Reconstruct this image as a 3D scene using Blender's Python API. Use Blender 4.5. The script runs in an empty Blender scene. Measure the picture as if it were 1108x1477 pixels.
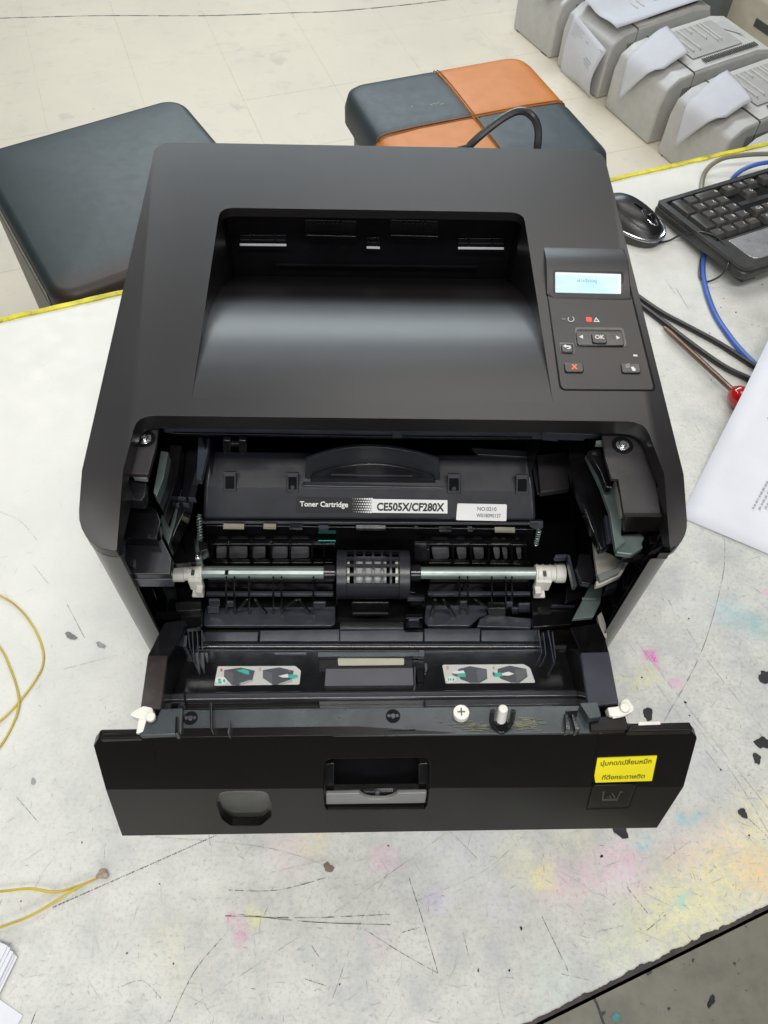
import bpy, bmesh, math, random
from mathutils import Vector, Matrix
from mathutils.geometry import tessellate_polygon
random.seed(7)
C = bpy.context.scene.collection
SC = bpy.context.scene

# ------------------------------------------------------------------ camera
FPX, PITCH, YAW, ROLL = 1133.6, 0.9891, -0.0509, -0.0476
CAM = Vector((-0.0144, -0.2453, 0.6367))
IW, IH = 1108.0, 1477.0
def _basis():
    f = Vector((0, math.cos(PITCH), -math.sin(PITCH))); r = Vector((1, 0, 0))
    Z = Matrix.Rotation(YAW, 3, 'Z'); f = Z @ f; r = Z @ r; d = f.cross(r)
    return (math.cos(ROLL)*r + math.sin(ROLL)*d, -math.sin(ROLL)*r + math.cos(ROLL)*d, f)
RV, DV, FV = _basis()
cam = bpy.data.cameras.new('camera'); camo = bpy.data.objects.new('camera', cam); C.objects.link(camo)
m = Matrix((RV, -DV, -FV)).transposed().to_4x4(); m.translation = CAM
camo.matrix_world = m
cam.sensor_fit = 'HORIZONTAL'; cam.sensor_width = 36.0; cam.lens = FPX/IW*36.0
cam.clip_start = 0.02; cam.clip_end = 60
SC.camera = camo

# ------------------------------------------------------------------ light
w = bpy.data.worlds.new('World'); SC.world = w; w.use_nodes = True
bg = w.node_tree.nodes['Background']; bg.inputs[0].default_value = (0.86, 0.93, 1.0, 1); bg.inputs[1].default_value = 0.10
def area(name, loc, target, sx, sy, power, col):
    l = bpy.data.lights.new(name, 'AREA'); l.shape = 'RECTANGLE'; l.size = sx; l.size_y = sy
    l.energy = power; l.color = col
    o = bpy.data.objects.new(name, l); C.objects.link(o); o.location = loc
    o.rotation_euler = (Vector(target)-Vector(loc)).to_track_quat('-Z', 'Y').to_euler()
    return o
area('ceiling_lamp', (-1.1, 0.1, 1.95), (-1.1, 0.1, 0), 0.18, 1.3, 6, (1.0, 0.98, 0.93))
area('ceiling_lamp.001', (0.55, 1.6, 1.95), (0.55, 1.6, 0), 1.5, 0.55, 17, (1.0, 0.93, 0.86))
area('ceiling_lamp.002', (0.0, -0.60, 1.95), (0.0, -0.60, 0), 1.3, 0.16, 34, (1.0, 0.98, 0.94))
area('ceiling_lamp.003', (0.05, 0.90, 1.95), (0.05, 0.90, 0), 1.3, 0.14, 7, (0.95, 0.98, 1.0))
area('ceiling_lamp.004', (-1.4, 2.4, 1.95), (-1.4, 2.4, 0), 0.2, 1.3, 16, (1.0, 0.96, 0.90))
area('window_light', (-0.3, 4.3, 1.85), (0, 0.2, 0.2), 3.2, 0.85, 112, (0.84, 0.94, 1.0))
area('front_fill', (0.2, -2.6, 1.65), (0, 0.1, 0.15), 2.6, 0.8, 46, (0.98, 0.98, 1.0))  # unseen fill light added in front to brighten the cavity and cartridge labels
SC.view_settings.view_transform = 'Standard'; SC.view_settings.look = 'None'
SC.view_settings.exposure = -0.25; SC.view_settings.gamma = 1.0

# ------------------------------------------------------------------ helpers
def ray(x, y): return (x-IW/2)/FPX*RV + (y-IH/2)/FPX*DV + FV
def hp(X=None, Y=None, Z=None):
    if X is not None: return (Vector((X, 0, 0)), Vector((1, 0, 0)))
    if Y is not None: return (Vector((0, Y, 0)), Vector((0, 1, 0)))
    return (Vector((0, 0, Z)), Vector((0, 0, 1)))
def pl3(a, b, c):
    a, b, c = Vector(a), Vector(b), Vector(c); n = (b-a).cross(c-a).normalized()
    if n.z < 0: n = -n
    return (a, n)
def on(pl, x, y):
    q = ray(x, y); return CAM + q*((pl[0]-CAM).dot(pl[1])/q.dot(pl[1]))
def at(x, y, X=None, Y=None, Z=None): return on(hp(X, Y, Z), x, y)
def up(pl, h): return (pl[0]+pl[1]*h, pl[1])
def rnd(poly, r, n=4):
    out = []; N = len(poly)
    rs = r if isinstance(r, (list, tuple)) else [r]*N
    for i in range(N):
        p = Vector(poly[i]); a = Vector(poly[i-1])-p; b = Vector(poly[(i+1) % N])-p
        rr = min(rs[i], a.length*.49, b.length*.49)
        if rr <= 0: out.append(tuple(p)); continue
        p0 = p+a.normalized()*rr; p1 = p+b.normalized()*rr
        for k in range(n+1):
            t = k/n; out.append(tuple((1-t)**2*p0+2*t*(1-t)*p+t*t*p1))
    return out
def spl(pts, n=8):
    pts = [Vector(p) for p in pts]; out = []
    for i in range(len(pts)-1):
        p0 = pts[max(i-1, 0)]; p1 = pts[i]; p2 = pts[i+1]; p3 = pts[min(i+2, len(pts)-1)]
        for k in range(n):
            t = k/n
            out.append(.5*((2*p1)+(p2-p0)*t+(2*p0-5*p1+4*p2-p3)*t*t+(3*p1-p0-3*p2+p3)*t**3))
    out.append(pts[-1]); return out

RL = {}
class MB:
    def __init__(s): s.v = []; s.f = []
    def add(s, vs, fs):
        o = len(s.v); s.v += [Vector(v) for v in vs]; s.f += [[i+o for i in f] for f in fs]; return s
    def box(s, a, b):
        x0, y0, z0 = a; x1, y1, z1 = b
        return s.add([(x0,y0,z0),(x1,y0,z0),(x1,y1,z0),(x0,y1,z0),(x0,y0,z1),(x1,y0,z1),(x1,y1,z1),(x0,y1,z1)],
                     [(3,2,1,0),(4,5,6,7),(0,1,5,4),(1,2,6,5),(2,3,7,6),(3,0,4,7)])
    def obox(s, o, ax, ay, az):
        o, ax, ay, az = map(Vector, (o, ax, ay, az))
        vs = [o, o+ax, o+ax+ay, o+ay]; vs += [p+az for p in vs]
        return s.add(vs, [(3,2,1,0),(4,5,6,7),(0,1,5,4),(1,2,6,5),(2,3,7,6),(3,0,4,7)])
    def prism(s, pts, ext, holes=(), back=True):
        """front polygon pts (3-D), extruded by ext"""
        ext = Vector(ext); pts = [Vector(p) for p in pts]; rings = [pts]+[[Vector(p) for p in h] for h in holes]
        if not holes:
            n = len(pts); vs = pts+[p+ext for p in pts]
            fs = [list(range(n))]+[[i, (i+1) % n, n+(i+1) % n, n+i] for i in range(n)]
            if back: fs.append(list(range(2*n-1, n-1, -1)))
            return s.add(vs, fs)
        flat = [p for r in rings for p in r]; n = len(flat)
        tri = tessellate_polygon(rings); vs = flat+[p+ext for p in flat]
        fs = [list(t) for t in tri]
        if back: fs += [[i+n for i in reversed(t)] for t in tri]
        o = 0
        for r in rings:
            k = len(r)
            fs += [[o+i, o+(i+1) % k, n+o+(i+1) % k, n+o+i] for i in range(k)]; o += k
        return s.add(vs, fs)
    def pp(s, poly, pl, depth, holes=(), ext=None):
        """pixel polygon lying on plane pl, given depth (m) away from the camera along -normal"""
        n = pl[1]
        if n.dot(CAM-pl[0]) < 0: n = -n
        e = Vector(ext) if ext is not None else -n*depth
        return s.prism([on(pl, *p) for p in poly], e, [[on(pl, *p) for p in h] for h in holes])
    def tube(s, pts, r, n=8, caps=True):
        pts = [Vector(p) for p in pts]; N = len(pts)
        rr = r if isinstance(r, (list, tuple)) else [r]*N
        t0 = (pts[1]-pts[0]).normalized(); a = t0.orthogonal().normalized(); vs = []; fs = []
        for i, p in enumerate(pts):
            t = (pts[min(i+1, N-1)]-pts[max(i-1, 0)]).normalized()
            a = (a-t*a.dot(t)).normalized(); b = t.cross(a)
            for k in range(n):
                th = 2*math.pi*k/n; vs.append(p+(a*math.cos(th)+b*math.sin(th))*rr[i])
        for i in range(N-1):
            for k in range(n): fs.append([i*n+k, i*n+(k+1) % n, (i+1)*n+(k+1) % n, (i+1)*n+k])
        if caps: fs += [list(range(n-1, -1, -1)), [(N-1)*n+k for k in range(n)]]
        return s.add(vs, fs)
    def cyl(s, a, b, r, n=20, r2=None): return s.tube([a, b], [r, r if r2 is None else r2], n)
    def grid(s, fn, nu, nv):
        vs = [fn(i/nu, j/nv) for j in range(nv+1) for i in range(nu+1)]
        fs = [[j*(nu+1)+i, j*(nu+1)+i+1, (j+1)*(nu+1)+i+1, (j+1)*(nu+1)+i] for j in range(nv) for i in range(nu)]
        return s.add(vs, fs)
    def build(s, name, mat, parent=None, bevel=0, smooth=35, seg=2, merge=True, solid=0):
        off = RL.get(parent.name, Vector()) if parent else Vector()
        me = bpy.data.meshes.new(name)
        bm = bmesh.new(); vs = [bm.verts.new(v-off) for v in s.v]
        for f in s.f:
            try: bm.faces.new([vs[i] for i in f])
            except ValueError: pass
        if merge: bmesh.ops.remove_doubles(bm, verts=bm.verts, dist=1e-6)
        bmesh.ops.recalc_face_normals(bm, faces=bm.faces)
        bm.to_mesh(me); bm.free()
        me.materials.append(mat)
        if smooth:
            for p in me.polygons: p.use_smooth = True
            me.set_sharp_from_angle(angle=math.radians(smooth))
        o = bpy.data.objects.new(name, me); C.objects.link(o)
        if parent: o.parent = parent; RL[o.name] = off
        if solid:
            sm = o.modifiers.new('solid', 'SOLIDIFY'); sm.thickness = solid; sm.offset = -1
        if bevel:
            b = o.modifiers.new('bevel', 'BEVEL'); b.width = bevel; b.segments = seg; b.limit_method = 'ANGLE'
            b.angle_limit = math.radians(38); b.harden_normals = True
        return o
def thing(name, label, cat, loc=(0, 0, 0), rz=0, group=None):
    o = bpy.data.objects.new(name, None); C.objects.link(o); o.location = loc; o.rotation_euler = (0, 0, rz)
    o.empty_display_size = .02
    RL[o.name] = Vector(loc) if rz == 0 else Vector((0, 0, 0))
    return tag(o, label, cat, group)
def tag(o, label, cat, group=None):
    o['label'] = label; o['category'] = cat
    if group: o['group'] = group
    return o
def text_mb(s, quad, pl, bold=0.0, font_spacing=1.0):
    """flat print: text fitted into a pixel quad [bottom-left, bottom-right, top-right, top-left] on plane pl"""
    cu = bpy.data.curves.new('txt', 'FONT'); cu.body = s; cu.offset = bold; cu.space_character = font_spacing; cu.resolution_u = 3
    o = bpy.data.objects.new('txt', cu); C.objects.link(o)
    dg = bpy.context.evaluated_depsgraph_get(); me = bpy.data.meshes.new_from_object(o.evaluated_get(dg))
    co = [v.co.copy() for v in me.vertices]; fs = [list(p.vertices) for p in me.polygons]
    bpy.data.objects.remove(o); bpy.data.curves.remove(cu); bpy.data.meshes.remove(me)
    x0 = min(c.x for c in co); x1 = max(c.x for c in co); y0 = min(c.y for c in co); y1 = max(c.y for c in co)
    q = [on(pl, *p) for p in quad]
    vs = []
    for c in co:
        u = (c.x-x0)/(x1-x0); t = (c.y-y0)/(y1-y0)
        vs.append(q[0]*(1-u)*(1-t)+q[1]*u*(1-t)+q[2]*u*t+q[3]*(1-u)*t)
    return MB().add(vs, fs)

# ------------------------------------------------------------------ materials
def nt(name):
    m = bpy.data.materials.new(name); m.use_nodes = True
    t = m.node_tree; return m, t, t.nodes['Principled BSDF']
def N(t, typ, **kw):
    n = t.nodes.new(typ)
    for k, v in kw.items(): setattr(n, k, v)
    return n
def pos(t):
    return N(t, 'ShaderNodeNewGeometry').outputs['Position']
def noise(t, scale, detail=3, rough=.55, vec=None):
    n = N(t, 'ShaderNodeTexNoise'); n.inputs['Scale'].default_value = scale; n.inputs['Detail'].default_value = detail
    n.inputs['Roughness'].default_value = rough
    t.links.new(vec if vec is not None else pos(t), n.inputs['Vector']); return n.outputs['Fac']
def ramp(t, fac, a, b, ca=0.0, cb=1.0):
    n = N(t, 'ShaderNodeMapRange'); n.interpolation_type = 'SMOOTHSTEP'
    n.inputs['From Min'].default_value = a; n.inputs['From Max'].default_value = b
    n.inputs['To Min'].default_value = ca; n.inputs['To Max'].default_value = cb
    t.links.new(fac, n.inputs['Value']); return n.outputs['Result']
def mixc(t, fac, a, b, mode='MIX'):
    n = N(t, 'ShaderNodeMix'); n.data_type = 'RGBA'; n.blend_type = mode
    for s, val in ((n.inputs['Factor'], fac), (n.inputs['A'], a), (n.inputs['B'], b)):
        if isinstance(val, (int, float)): s.default_value = val
        elif isinstance(val, tuple): s.default_value = (*val[:3], 1)
        else: t.links.new(val, s)
    return n.outputs['Result']
def mth(t, op, a, b):
    n = N(t, 'ShaderNodeMath'); n.operation = op
    for s, val in ((n.inputs[0], a), (n.inputs[1], b)):
        if isinstance(val, (int, float)): s.default_value = val
        else: t.links.new(val, s)
    return n.outputs[0]
def bump(t, p, h, strength, dist=.001):
    b = N(t, 'ShaderNodeBump'); b.inputs['Strength'].default_value = strength; b.inputs['Distance'].default_value = dist
    t.links.new(h, b.inputs['Height']); t.links.new(b.outputs[0], p.inputs['Normal'])
def plastic(name, col, rough=.45, var=.25, grain=0, gscale=2500, dust=0, metal=0, spec=.5, dustcol=(.25, .24, .22), rv=.15, specks=0):
    m, t, p = nt(name)
    c = mixc(t, ramp(t, noise(t, 35, 4), .3, .7), tuple(x*(1-var) for x in col), tuple(x*(1+var) for x in col))
    if dust:
        f = mth(t, 'MULTIPLY', ramp(t, noise(t, 55, 6, .7), .52, .78), dust); c = mixc(t, f, c, dustcol)
    if specks: c = mixc(t, mth(t, 'MULTIPLY', ramp(t, noise(t, 620, 2, .5), .72, .80), specks), c, (.30, .29, .27))
    t.links.new(c, p.inputs['Base Color'])
    t.links.new(ramp(t, noise(t, 60, 5, .65), .3, .7, rough*(1-rv), min(1, rough*(1+rv))), p.inputs['Roughness'])
    p.inputs['Metallic'].default_value = metal; p.inputs['Specular IOR Level'].default_value = spec
    if grain: bump(t, p, noise(t, gscale, 2), grain, .0004)
    return m
M = {}
M['shell'] = plastic('black_shell_plastic', (.0088, .0074, .0080), .33, .03, .12, 2200, .004, rv=.02, spec=.52, specks=.07)
M['panel'] = plastic('black_door_plastic', (.0072, .0060, .0055), .22, .06, .10, 1800, .008, rv=.03, spec=.19, specks=.05)
M['inner'] = plastic('black_inner_plastic', (.006, .006, .007), .09, .3, .03, 900, .02)
M['gloss'] = plastic('glossy_black_plastic', (.012, .012, .014), .2, .2, 0, 1, .05)
M['highlit'] = plastic('highlit_black_plastic', (.040, .045, .058), .22, .2, .08, 900, .06)  # black parts made paler and bluer, lamp highlights put into the colour
M['sidep'] = plastic('side_panel_plastic', (.026, .025, .024), .26, .05, .12, 1800, .01, spec=.9, rv=.05)
M['ledgep'] = plastic('screw_ledge_plastic', (.022, .020, .021), .45, .15, .1, 900, .1)
M['ledge'] = plastic('worn_ledge_plastic', (.035, .045, .05), .3, .3, .05, 900, .35, dustcol=(.11, .13, .13))
M['cart'] = plastic('cartridge_plastic', (.023, .024, .029), .33, .12, .2, 1500, .05)
M['cavity'] = plastic('cavity_black', (.004, .004, .005), .5, .2, 0, 1, .01, spec=.12)
M['button'] = plastic('button_black', (.012, .012, .014), .25, .1)
M['steel'] = plastic('galvanised_steel', (.33, .39, .36), .44, .06, .1, 300, 0, .7)
M['plate'] = plastic('zinc_plate', (.155, .20, .19), .4, .18, .1, 120, .25, .45)
M['chrome'] = plastic('bright_metal', (.75, .76, .78), .2, .05, 0, 1, 0, 1)
M['tabmetal'] = plastic('dark_tab_edge', (.55, .57, .6), .4, .1)
M['nylon'] = plastic('white_nylon', (.74, .73, .66), .4, .06, 0, 1, .12, dustcol=(.45, .42, .34))
M['white'] = plastic('white_print', (.8, .8, .79), .45, .03)
M['paper'] = plastic('white_paper', (.68, .69, .74), .8, .02)
M['ink'] = plastic('black_print', (.012, .012, .013), .5, .05)
M['greyink'] = plastic('grey_print', (.35, .36, .4), .7, .1)
M['iconw'] = plastic('white_icon', (.6, .6, .62), .5, .05)
M['iconx'] = plastic('orange_icon', (.75, .16, .06), .5, .05)
M['yellow'] = plastic('yellow_sticker', (.83, .72, .01), .5, .05, .1, 400)
M['teal'] = plastic('teal_print', (.04, .50, .36), .5, .05)
M['tealp'] = plastic('faded_teal', (.10, .30, .28), .7, .3)
M['redp'] = plastic('red_print', (.65, .16, .14), .5, .05)
M['sticker'] = plastic('sticker_grey', (.62, .62, .60), .45, .05)
M['beige'] = plastic('beige_tape', (.48, .46, .36), .5, .06)
M['foil'] = plastic('pale_label', (.75, .68, .66), .4, .2)
M['copper'] = plastic('contact_strip', (.62, .57, .45), .35, .1, 0, 1, 0, .6)
M['edge'] = plastic('yellow_edge_band', (.62, .56, .02), .5, .3, .2, 200, .85, dustcol=(.14, .13, .03))
M['grime'] = plastic('dark_worn_edge', (.035, .028, .025), .7, .6, .6, 300)
M['chip'] = plastic('chipped_dark', (.02, .02, .022), .7, .3)
M['scr'] = plastic('scratch_grey', (.24, .24, .24), .8, .4)
M['scrl'] = plastic('scratch_faint', (.40, .40, .40), .8, .2)
M['scrd'] = plastic('scratch_dark', (.07, .07, .075), .8, .3)
M['leather'] = plastic('dark_blue_leather', (.021, .034, .037), .46, 0.08800000000000001, .25, 380, .03, rv=.05)
t = M['leather'].node_tree; p = t.nodes['Principled BSDF']; lk = p.inputs['Base Color'].links[0].from_socket
dd = N(t, 'ShaderNodeVectorMath', operation='DOT_PRODUCT'); t.links.new(pos(t), dd.inputs[0]); dd.inputs[1].default_value = (-math.sin(math.radians(31)), math.cos(math.radians(31)), 0)
wm = mth(t, 'MULTIPLY', ramp(t, mth(t, 'ADD', dd.outputs['Value'], mth(t, 'MULTIPLY', noise(t, 9, 5, .6), .05)), 1.055, .985), .85)
t.links.new(mixc(t, wm, lk, (.045, .026, .016)), p.inputs['Base Color'])   # leather rubbed brown along the front edge
M['leather2'] = plastic('slate_leather', (.034, .050, .058), .5, 0.072, .25, 380, .04, rv=.05)
M['orange'] = plastic('tan_leather', (.60, .20, .03), .5, .05, .25, 380, .06, rv=.05, dustcol=(.35, .13, .03))
M['stoolside'] = plastic('lit_grey_side', (.30, .28, .25), .6, .1, .2, 300)
M['brownside'] = plastic('brown_leather_side', (.050, .034, .026), .45, .2, .2, 300)
M['seam'] = plastic('stitched_seam', (.40, .16, .04), .6, .1)
M['grey'] = plastic('grey_device_plastic', (.56, .555, .53), .45, .05, .1, 900, .08)
M['greyt'] = plastic('light_grey_plastic', (.66, .65, .62), .5, .04, .1, 900)
M['greyd'] = plastic('grey_tray_plastic', (.48, .47, .45), .55, .05)
M['slot'] = plastic('vent_slot', (.09, .09, .085), .7, .1)
M['cream'] = plastic('cream_plastic', (.66, .61, .48), .5, .05, .1, 900)
M['greyt2'] = plastic('feed_roller_rubber', (.36, .37, .36), .6, .1)
M['mshell'] = plastic('mouse_black', (.012, .012, .013), .34, .1)
M['rollr'] = plastic('pale_roller', (.17, .17, .18), .25, .2)
M['palep'] = plastic('pale_plate_paint', (.40, .39, .34), .45, .12, .1, 400, .25)
M['dgrey'] = plastic('dark_grey_plastic', (.16, .17, .165), .5, .05)
M['key'] = plastic('key_plastic', (.042, .040, .038), .45, .1, .2, 1500, .1)
M['kbody'] = plastic('keyboard_body', (.035, .035, .033), .35, .1, .2, 1500, .12)
M['silver'] = plastic('silver_strip', (.50, .50, .51), .3, .06, 0, 1, 0, .7)
M['legend'] = plastic('key_legend', (.75, .73, .68), .6, .1)
M['legendr'] = plastic('key_legend_orange', (.45, .25, .12), .6, .1)
M['cable'] = plastic('black_cable', (.02, .021, .022), .35, .1)
M['blue'] = plastic('blue_cable', (.05, .12, .42), .35, .12)
M['olive'] = plastic('olive_cable', (.20, .185, .13), .45, .1)
M['ywire'] = plastic('yellow_wire', (.52, .38, .04), .4, .15)
M['tip'] = plastic('wire_tip', (.45, .36, .28), .6, .2)
M['brown'] = plastic('rust_steel', (.24, .17, .135), .35, .2, .1, 200, 0, .8)
m, t, p = nt('red_handle'); p.inputs['Base Color'].default_value = (.55, .01, .01, 1); p.inputs['Roughness'].default_value = .12
p.inputs['Transmission Weight'].default_value = .35; p.inputs['Coat Weight'].default_value = .5; M['red'] = m
m, t, p = nt('lcd_backlight')
c = mixc(t, ramp(t, noise(t, 60, 2), .3, .7), (.30, .50, .60), (.40, .58, .66)); t.links.new(c, p.inputs['Base Color'])
t.links.new(c, p.inputs['Emission Color']); p.inputs['Emission Strength'].default_value = .75; p.inputs['Roughness'].default_value = .2; M['lcd'] = m
m, t, p = nt('lcd_frame_white'); p.inputs['Base Color'].default_value = (.5, .53, .55, 1)
p.inputs['Emission Color'].default_value = (.9, .95, 1, 1); p.inputs['Emission Strength'].default_value = .35; M['lcdw'] = m
m, t, p = nt('lcd_text'); p.inputs['Base Color'].default_value = (.12, .2, .34, 1); M['lcdt'] = m
m, t, p = nt('led_red'); p.inputs['Base Color'].default_value = (.8, .05, .03, 1)
p.inputs['Emission Color'].default_value = (1, .06, .03, 1); p.inputs['Emission Strength'].default_value = .9; M['led'] = m

# table laminate: white, greyed to the front by wear and painted shade, with ink stains at their own places
TA = math.radians(20.85); TU = Vector((math.cos(TA), math.sin(TA), 0)); TN = Vector((-math.sin(TA), math.cos(TA), 0))
TB, TF = .5528, -.2653
STAIN = [  # pixel, radius m, colour, strength, ragged
 (1062, 890, .020, (.16, .50, .54), .38), (1095, 902, .013, (.14, .50, .54), .45), (1040, 876, .010, (.16, .50, .54), .36),
 (938, 944, .0085, (.70, .06, .48), .85), (947, 958, .005, (.70, .06, .48), .6), (975, 985, .007, (.75, .25, .55), .45),
 (935, 975, .012, (.75, .72, .25), .35), (915, 985, .01, (.75, .72, .25), .3),
 (338, 1322, .006, (.62, .16, .35), .6), (350, 1347, .0085, (.62, .16, .35), .6), (368, 1322, .008, (.72, .72, .12), .5),
 (555, 1240, .013, (.75, .30, .52), .45), (418, 1225, .022, (.75, .50, .52), .32), (455, 1215, .015, (.78, .68, .30), .35),
 (626, 1300, .010, (.45, .36, .72), .4), (540, 1355, .008, (.75, .40, .62), .35),
 (810, 1275, .022, (.78, .40, .55), .38), (870, 1255, .022, (.78, .40, .55), .38), (920, 1265, .018, (.72, .42, .62), .35),
 (900, 1235, .014, (.75, .35, .55), .35), (985, 1230, .022, (.78, .45, .55), .32), (1040, 1215, .02, (.75, .45, .6), .3),
 (780, 1265, .014, (.80, .74, .18), .5), (745, 1240, .02, (.78, .74, .40), .3), (830, 1215, .02, (.78, .76, .45), .3),
 (1010, 1290, .04, (.80, .72, .26), .5), (1070, 1240, .035, (.82, .68, .26), .5), (1095, 1255, .02, (.85, .50, .18), .5),
 (950, 1330, .03, (.78, .74, .32), .45), (1105, 1180, .03, (.82, .72, .40), .4), (890, 1365, .02, (.66, .72, .42), .35),
 (800, 1415, .02, (.45, .68, .58), .25), (985, 1185, .008, (.12, .50, .66), .5), (1005, 1180, .006, (.12, .50, .66), .45), (927, 1216, .006, (.1, .5, .7), .5),
 (985, 1298, .005, (.05, .55, .6), .5), (650, 1210, .05, (.52, .55, .66), .3), (1000, 1110, .03, (.50, .50, .60), .3),
 (730, 1310, .02, (.52, .50, .66), .25), (1080, 780, .025, (.6, .72, .66), .25), (1000, 870, .03, (.58, .6, .66), .3),
 (240, 1360, .02, (.76, .70, .42), .25), (270, 1420, .02, (.78, .74, .5), .25), (1105, 855, .005, (.75, .3, .6), .4), (150, 590, .012, (.82, .82, .45), .25)]
m, t, p = nt('worn_white_laminate')
P = pos(t)
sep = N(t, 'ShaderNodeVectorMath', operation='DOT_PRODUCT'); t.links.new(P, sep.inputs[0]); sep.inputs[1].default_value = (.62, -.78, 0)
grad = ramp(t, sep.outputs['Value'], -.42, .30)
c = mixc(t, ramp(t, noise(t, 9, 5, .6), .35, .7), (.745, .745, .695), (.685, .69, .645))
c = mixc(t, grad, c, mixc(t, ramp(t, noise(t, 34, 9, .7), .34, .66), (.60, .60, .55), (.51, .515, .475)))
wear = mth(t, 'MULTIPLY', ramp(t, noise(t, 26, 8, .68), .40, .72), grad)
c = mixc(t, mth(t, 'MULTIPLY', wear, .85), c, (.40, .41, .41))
fine = mth(t, 'MULTIPLY', ramp(t, noise(t, 300, 8, .8), .46, .72), ramp(t, grad, 0, 1, .06, .85))
c = mixc(t, fine, c, (.33, .33, .335))
speck = mth(t, 'MULTIPLY', ramp(t, noise(t, 420, 3, .6), .70, .76), ramp(t, noise(t, 18, 3), .4, .65))
c = mixc(t, mth(t, 'MULTIPLY', speck, .7), c, (.10, .10, .10))
wob = N(t, 'ShaderNodeTexNoise'); wob.inputs['Scale'].default_value = 90; wob.inputs['Detail'].default_value = 4; t.links.new(P, wob.inputs['Vector'])
wsc = N(t, 'ShaderNodeVectorMath', operation='MULTIPLY_ADD'); t.links.new(wob.outputs['Color'], wsc.inputs[0])
wsc.inputs[1].default_value = (.022, .022, 0); t.links.new(P, wsc.inputs[2])
brk = mth(t, 'MULTIPLY', ramp(t, noise(t, 120, 8, .85), .36, .64, .10, 1.2), ramp(t, noise(t, 700, 3, .7), .35, .6, .45, 1.1))
for (sx, sy, r, col, st) in STAIN:
    q = at(sx, sy, Z=0); d = N(t, 'ShaderNodeVectorMath', operation='DISTANCE')
    t.links.new(wsc.outputs[0], d.inputs[0]); d.inputs[1].default_value = (q.x+.011, q.y+.011, 0)
    c = mixc(t, mth(t, 'MULTIPLY', ramp(t, d.outputs['Value'], r*1.3, r*.2, 0, min(.95, st*1.12)), brk), c, col)
t.links.new(c, p.inputs['Base Color'])
t.links.new(ramp(t, noise(t, 40, 5), .3, .7, .32, .55), p.inputs['Roughness'])
bump(t, p, noise(t, 300, 6, .7), .12, .0005); M['table'] = m

# floor tiles
m, t, p = nt('worn_cream_tile')
P = pos(t)
c = mixc(t, ramp(t, noise(t, 2.2, 5, .6), .3, .7), (.84, .765, .625), (.77, .705, .58))
c = mixc(t, mth(t, 'MULTIPLY', ramp(t, noise(t, 14, 6, .7), .5, .75), .35), c, (.55, .52, .45))
c = mixc(t, mth(t, 'MULTIPLY', ramp(t, noise(t, 60, 3, .6), .70, .76), .6), c, (.30, .28, .24))
c = mixc(t, mth(t, 'MULTIPLY', ramp(t, noise(t, 7, 4, .6), .66, .72), .25), c, (.5, .47, .4))
t.links.new(c, p.inputs['Base Color']); p.inputs['Roughness'].default_value = .42
bump(t, p, noise(t, 25, 4), .06, .002); M['tile'] = m
m2, t, p = nt('shaded_stained_floor')  # front floor: a standing person's shadow put into the colour, plus stains
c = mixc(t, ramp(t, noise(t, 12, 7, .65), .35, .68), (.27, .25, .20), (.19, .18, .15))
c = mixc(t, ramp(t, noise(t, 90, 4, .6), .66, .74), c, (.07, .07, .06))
t.links.new(c, p.inputs['Base Color']); p.inputs['Roughness'].default_value = .5; M['tile_shaded'] = m2
M['joint'] = plastic('tile_joint', (.69, .645, .54), .8, .1)

# ------------------------------------------------------------------ setting: floor
FZ = -.75
fl = MB().box((-6, -2.5, FZ-.05), (6, 8, FZ-.0008)).build('floor', M['joint'], smooth=0); fl['kind'] = 'structure'
FA = math.radians(19); fu = Vector((math.cos(FA), math.sin(FA), 0)); fn_ = Vector((-math.sin(FA), math.cos(FA), 0))
tb = MB().box((-.1517, -.1517, -.004), (.1517, .1517, 0)).build('tile', M['tile'], fl, bevel=.0008, seg=1)
first = True
for i in range(-9, 14):
    for j in range(-13, 15):
        q = at(70, 190, Z=FZ)+fu*(i*.304+.15)+fn_*(j*.304+.15)
        d = q-CAM; z = d.dot(FV)
        if z <= 0: continue
        px = IW/2+FPX*d.dot(RV)/z; py = IH/2+FPX*d.dot(DV)/z
        if not (-160 < px < 1270 and -170 < py < 1640): continue
        vis = py < 520
        if not vis: continue
        o = tb if first else tb.copy()
        if not first: C.objects.link(o)
        first = False
        o.location = (q.x, q.y, FZ); o.rotation_euler = (random.uniform(-.001, .001), random.uniform(-.001, .001), FA)
MB().prism([TU*a+TN*b+Vector((0, 0, FZ-.0004)) for a, b in ((-2, -1.6), (2.5, -1.6), (2.5, -.20), (-2, -.20))], (0, 0, -.0002)).build('shaded_floor_strip', M['tile_shaded'], fl, smooth=0)  # floor strip darkened in its colour in place of a cast shadow
# ------------------------------------------------------------------ table
tab = thing('worktable', 'white worktable with scratched ink-stained top and yellow back edge, under the black printer', 'table', (0, 0, 0))
def tp(u, n, z=0): return TU*u+TN*n+Vector((0, 0, z))
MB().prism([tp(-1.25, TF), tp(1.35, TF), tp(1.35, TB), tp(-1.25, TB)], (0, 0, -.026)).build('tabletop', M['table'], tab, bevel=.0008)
e = MB(); ks = [-1.25+i*.02 for i in range(131)]
for a, b in zip(ks[:-1], ks[1:]):
    h = .0016+.0008*random.random(); o_ = random.uniform(-.0006, .0006)
    e.prism([tp(a, TB-.0035+o_, h), tp(b, TB-.0035+o_, h), tp(b, TB+.003, h), tp(a, TB+.003, h)], (0, 0, -.026))
e.build('edge_strip', M['edge'], tab, smooth=0)
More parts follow.
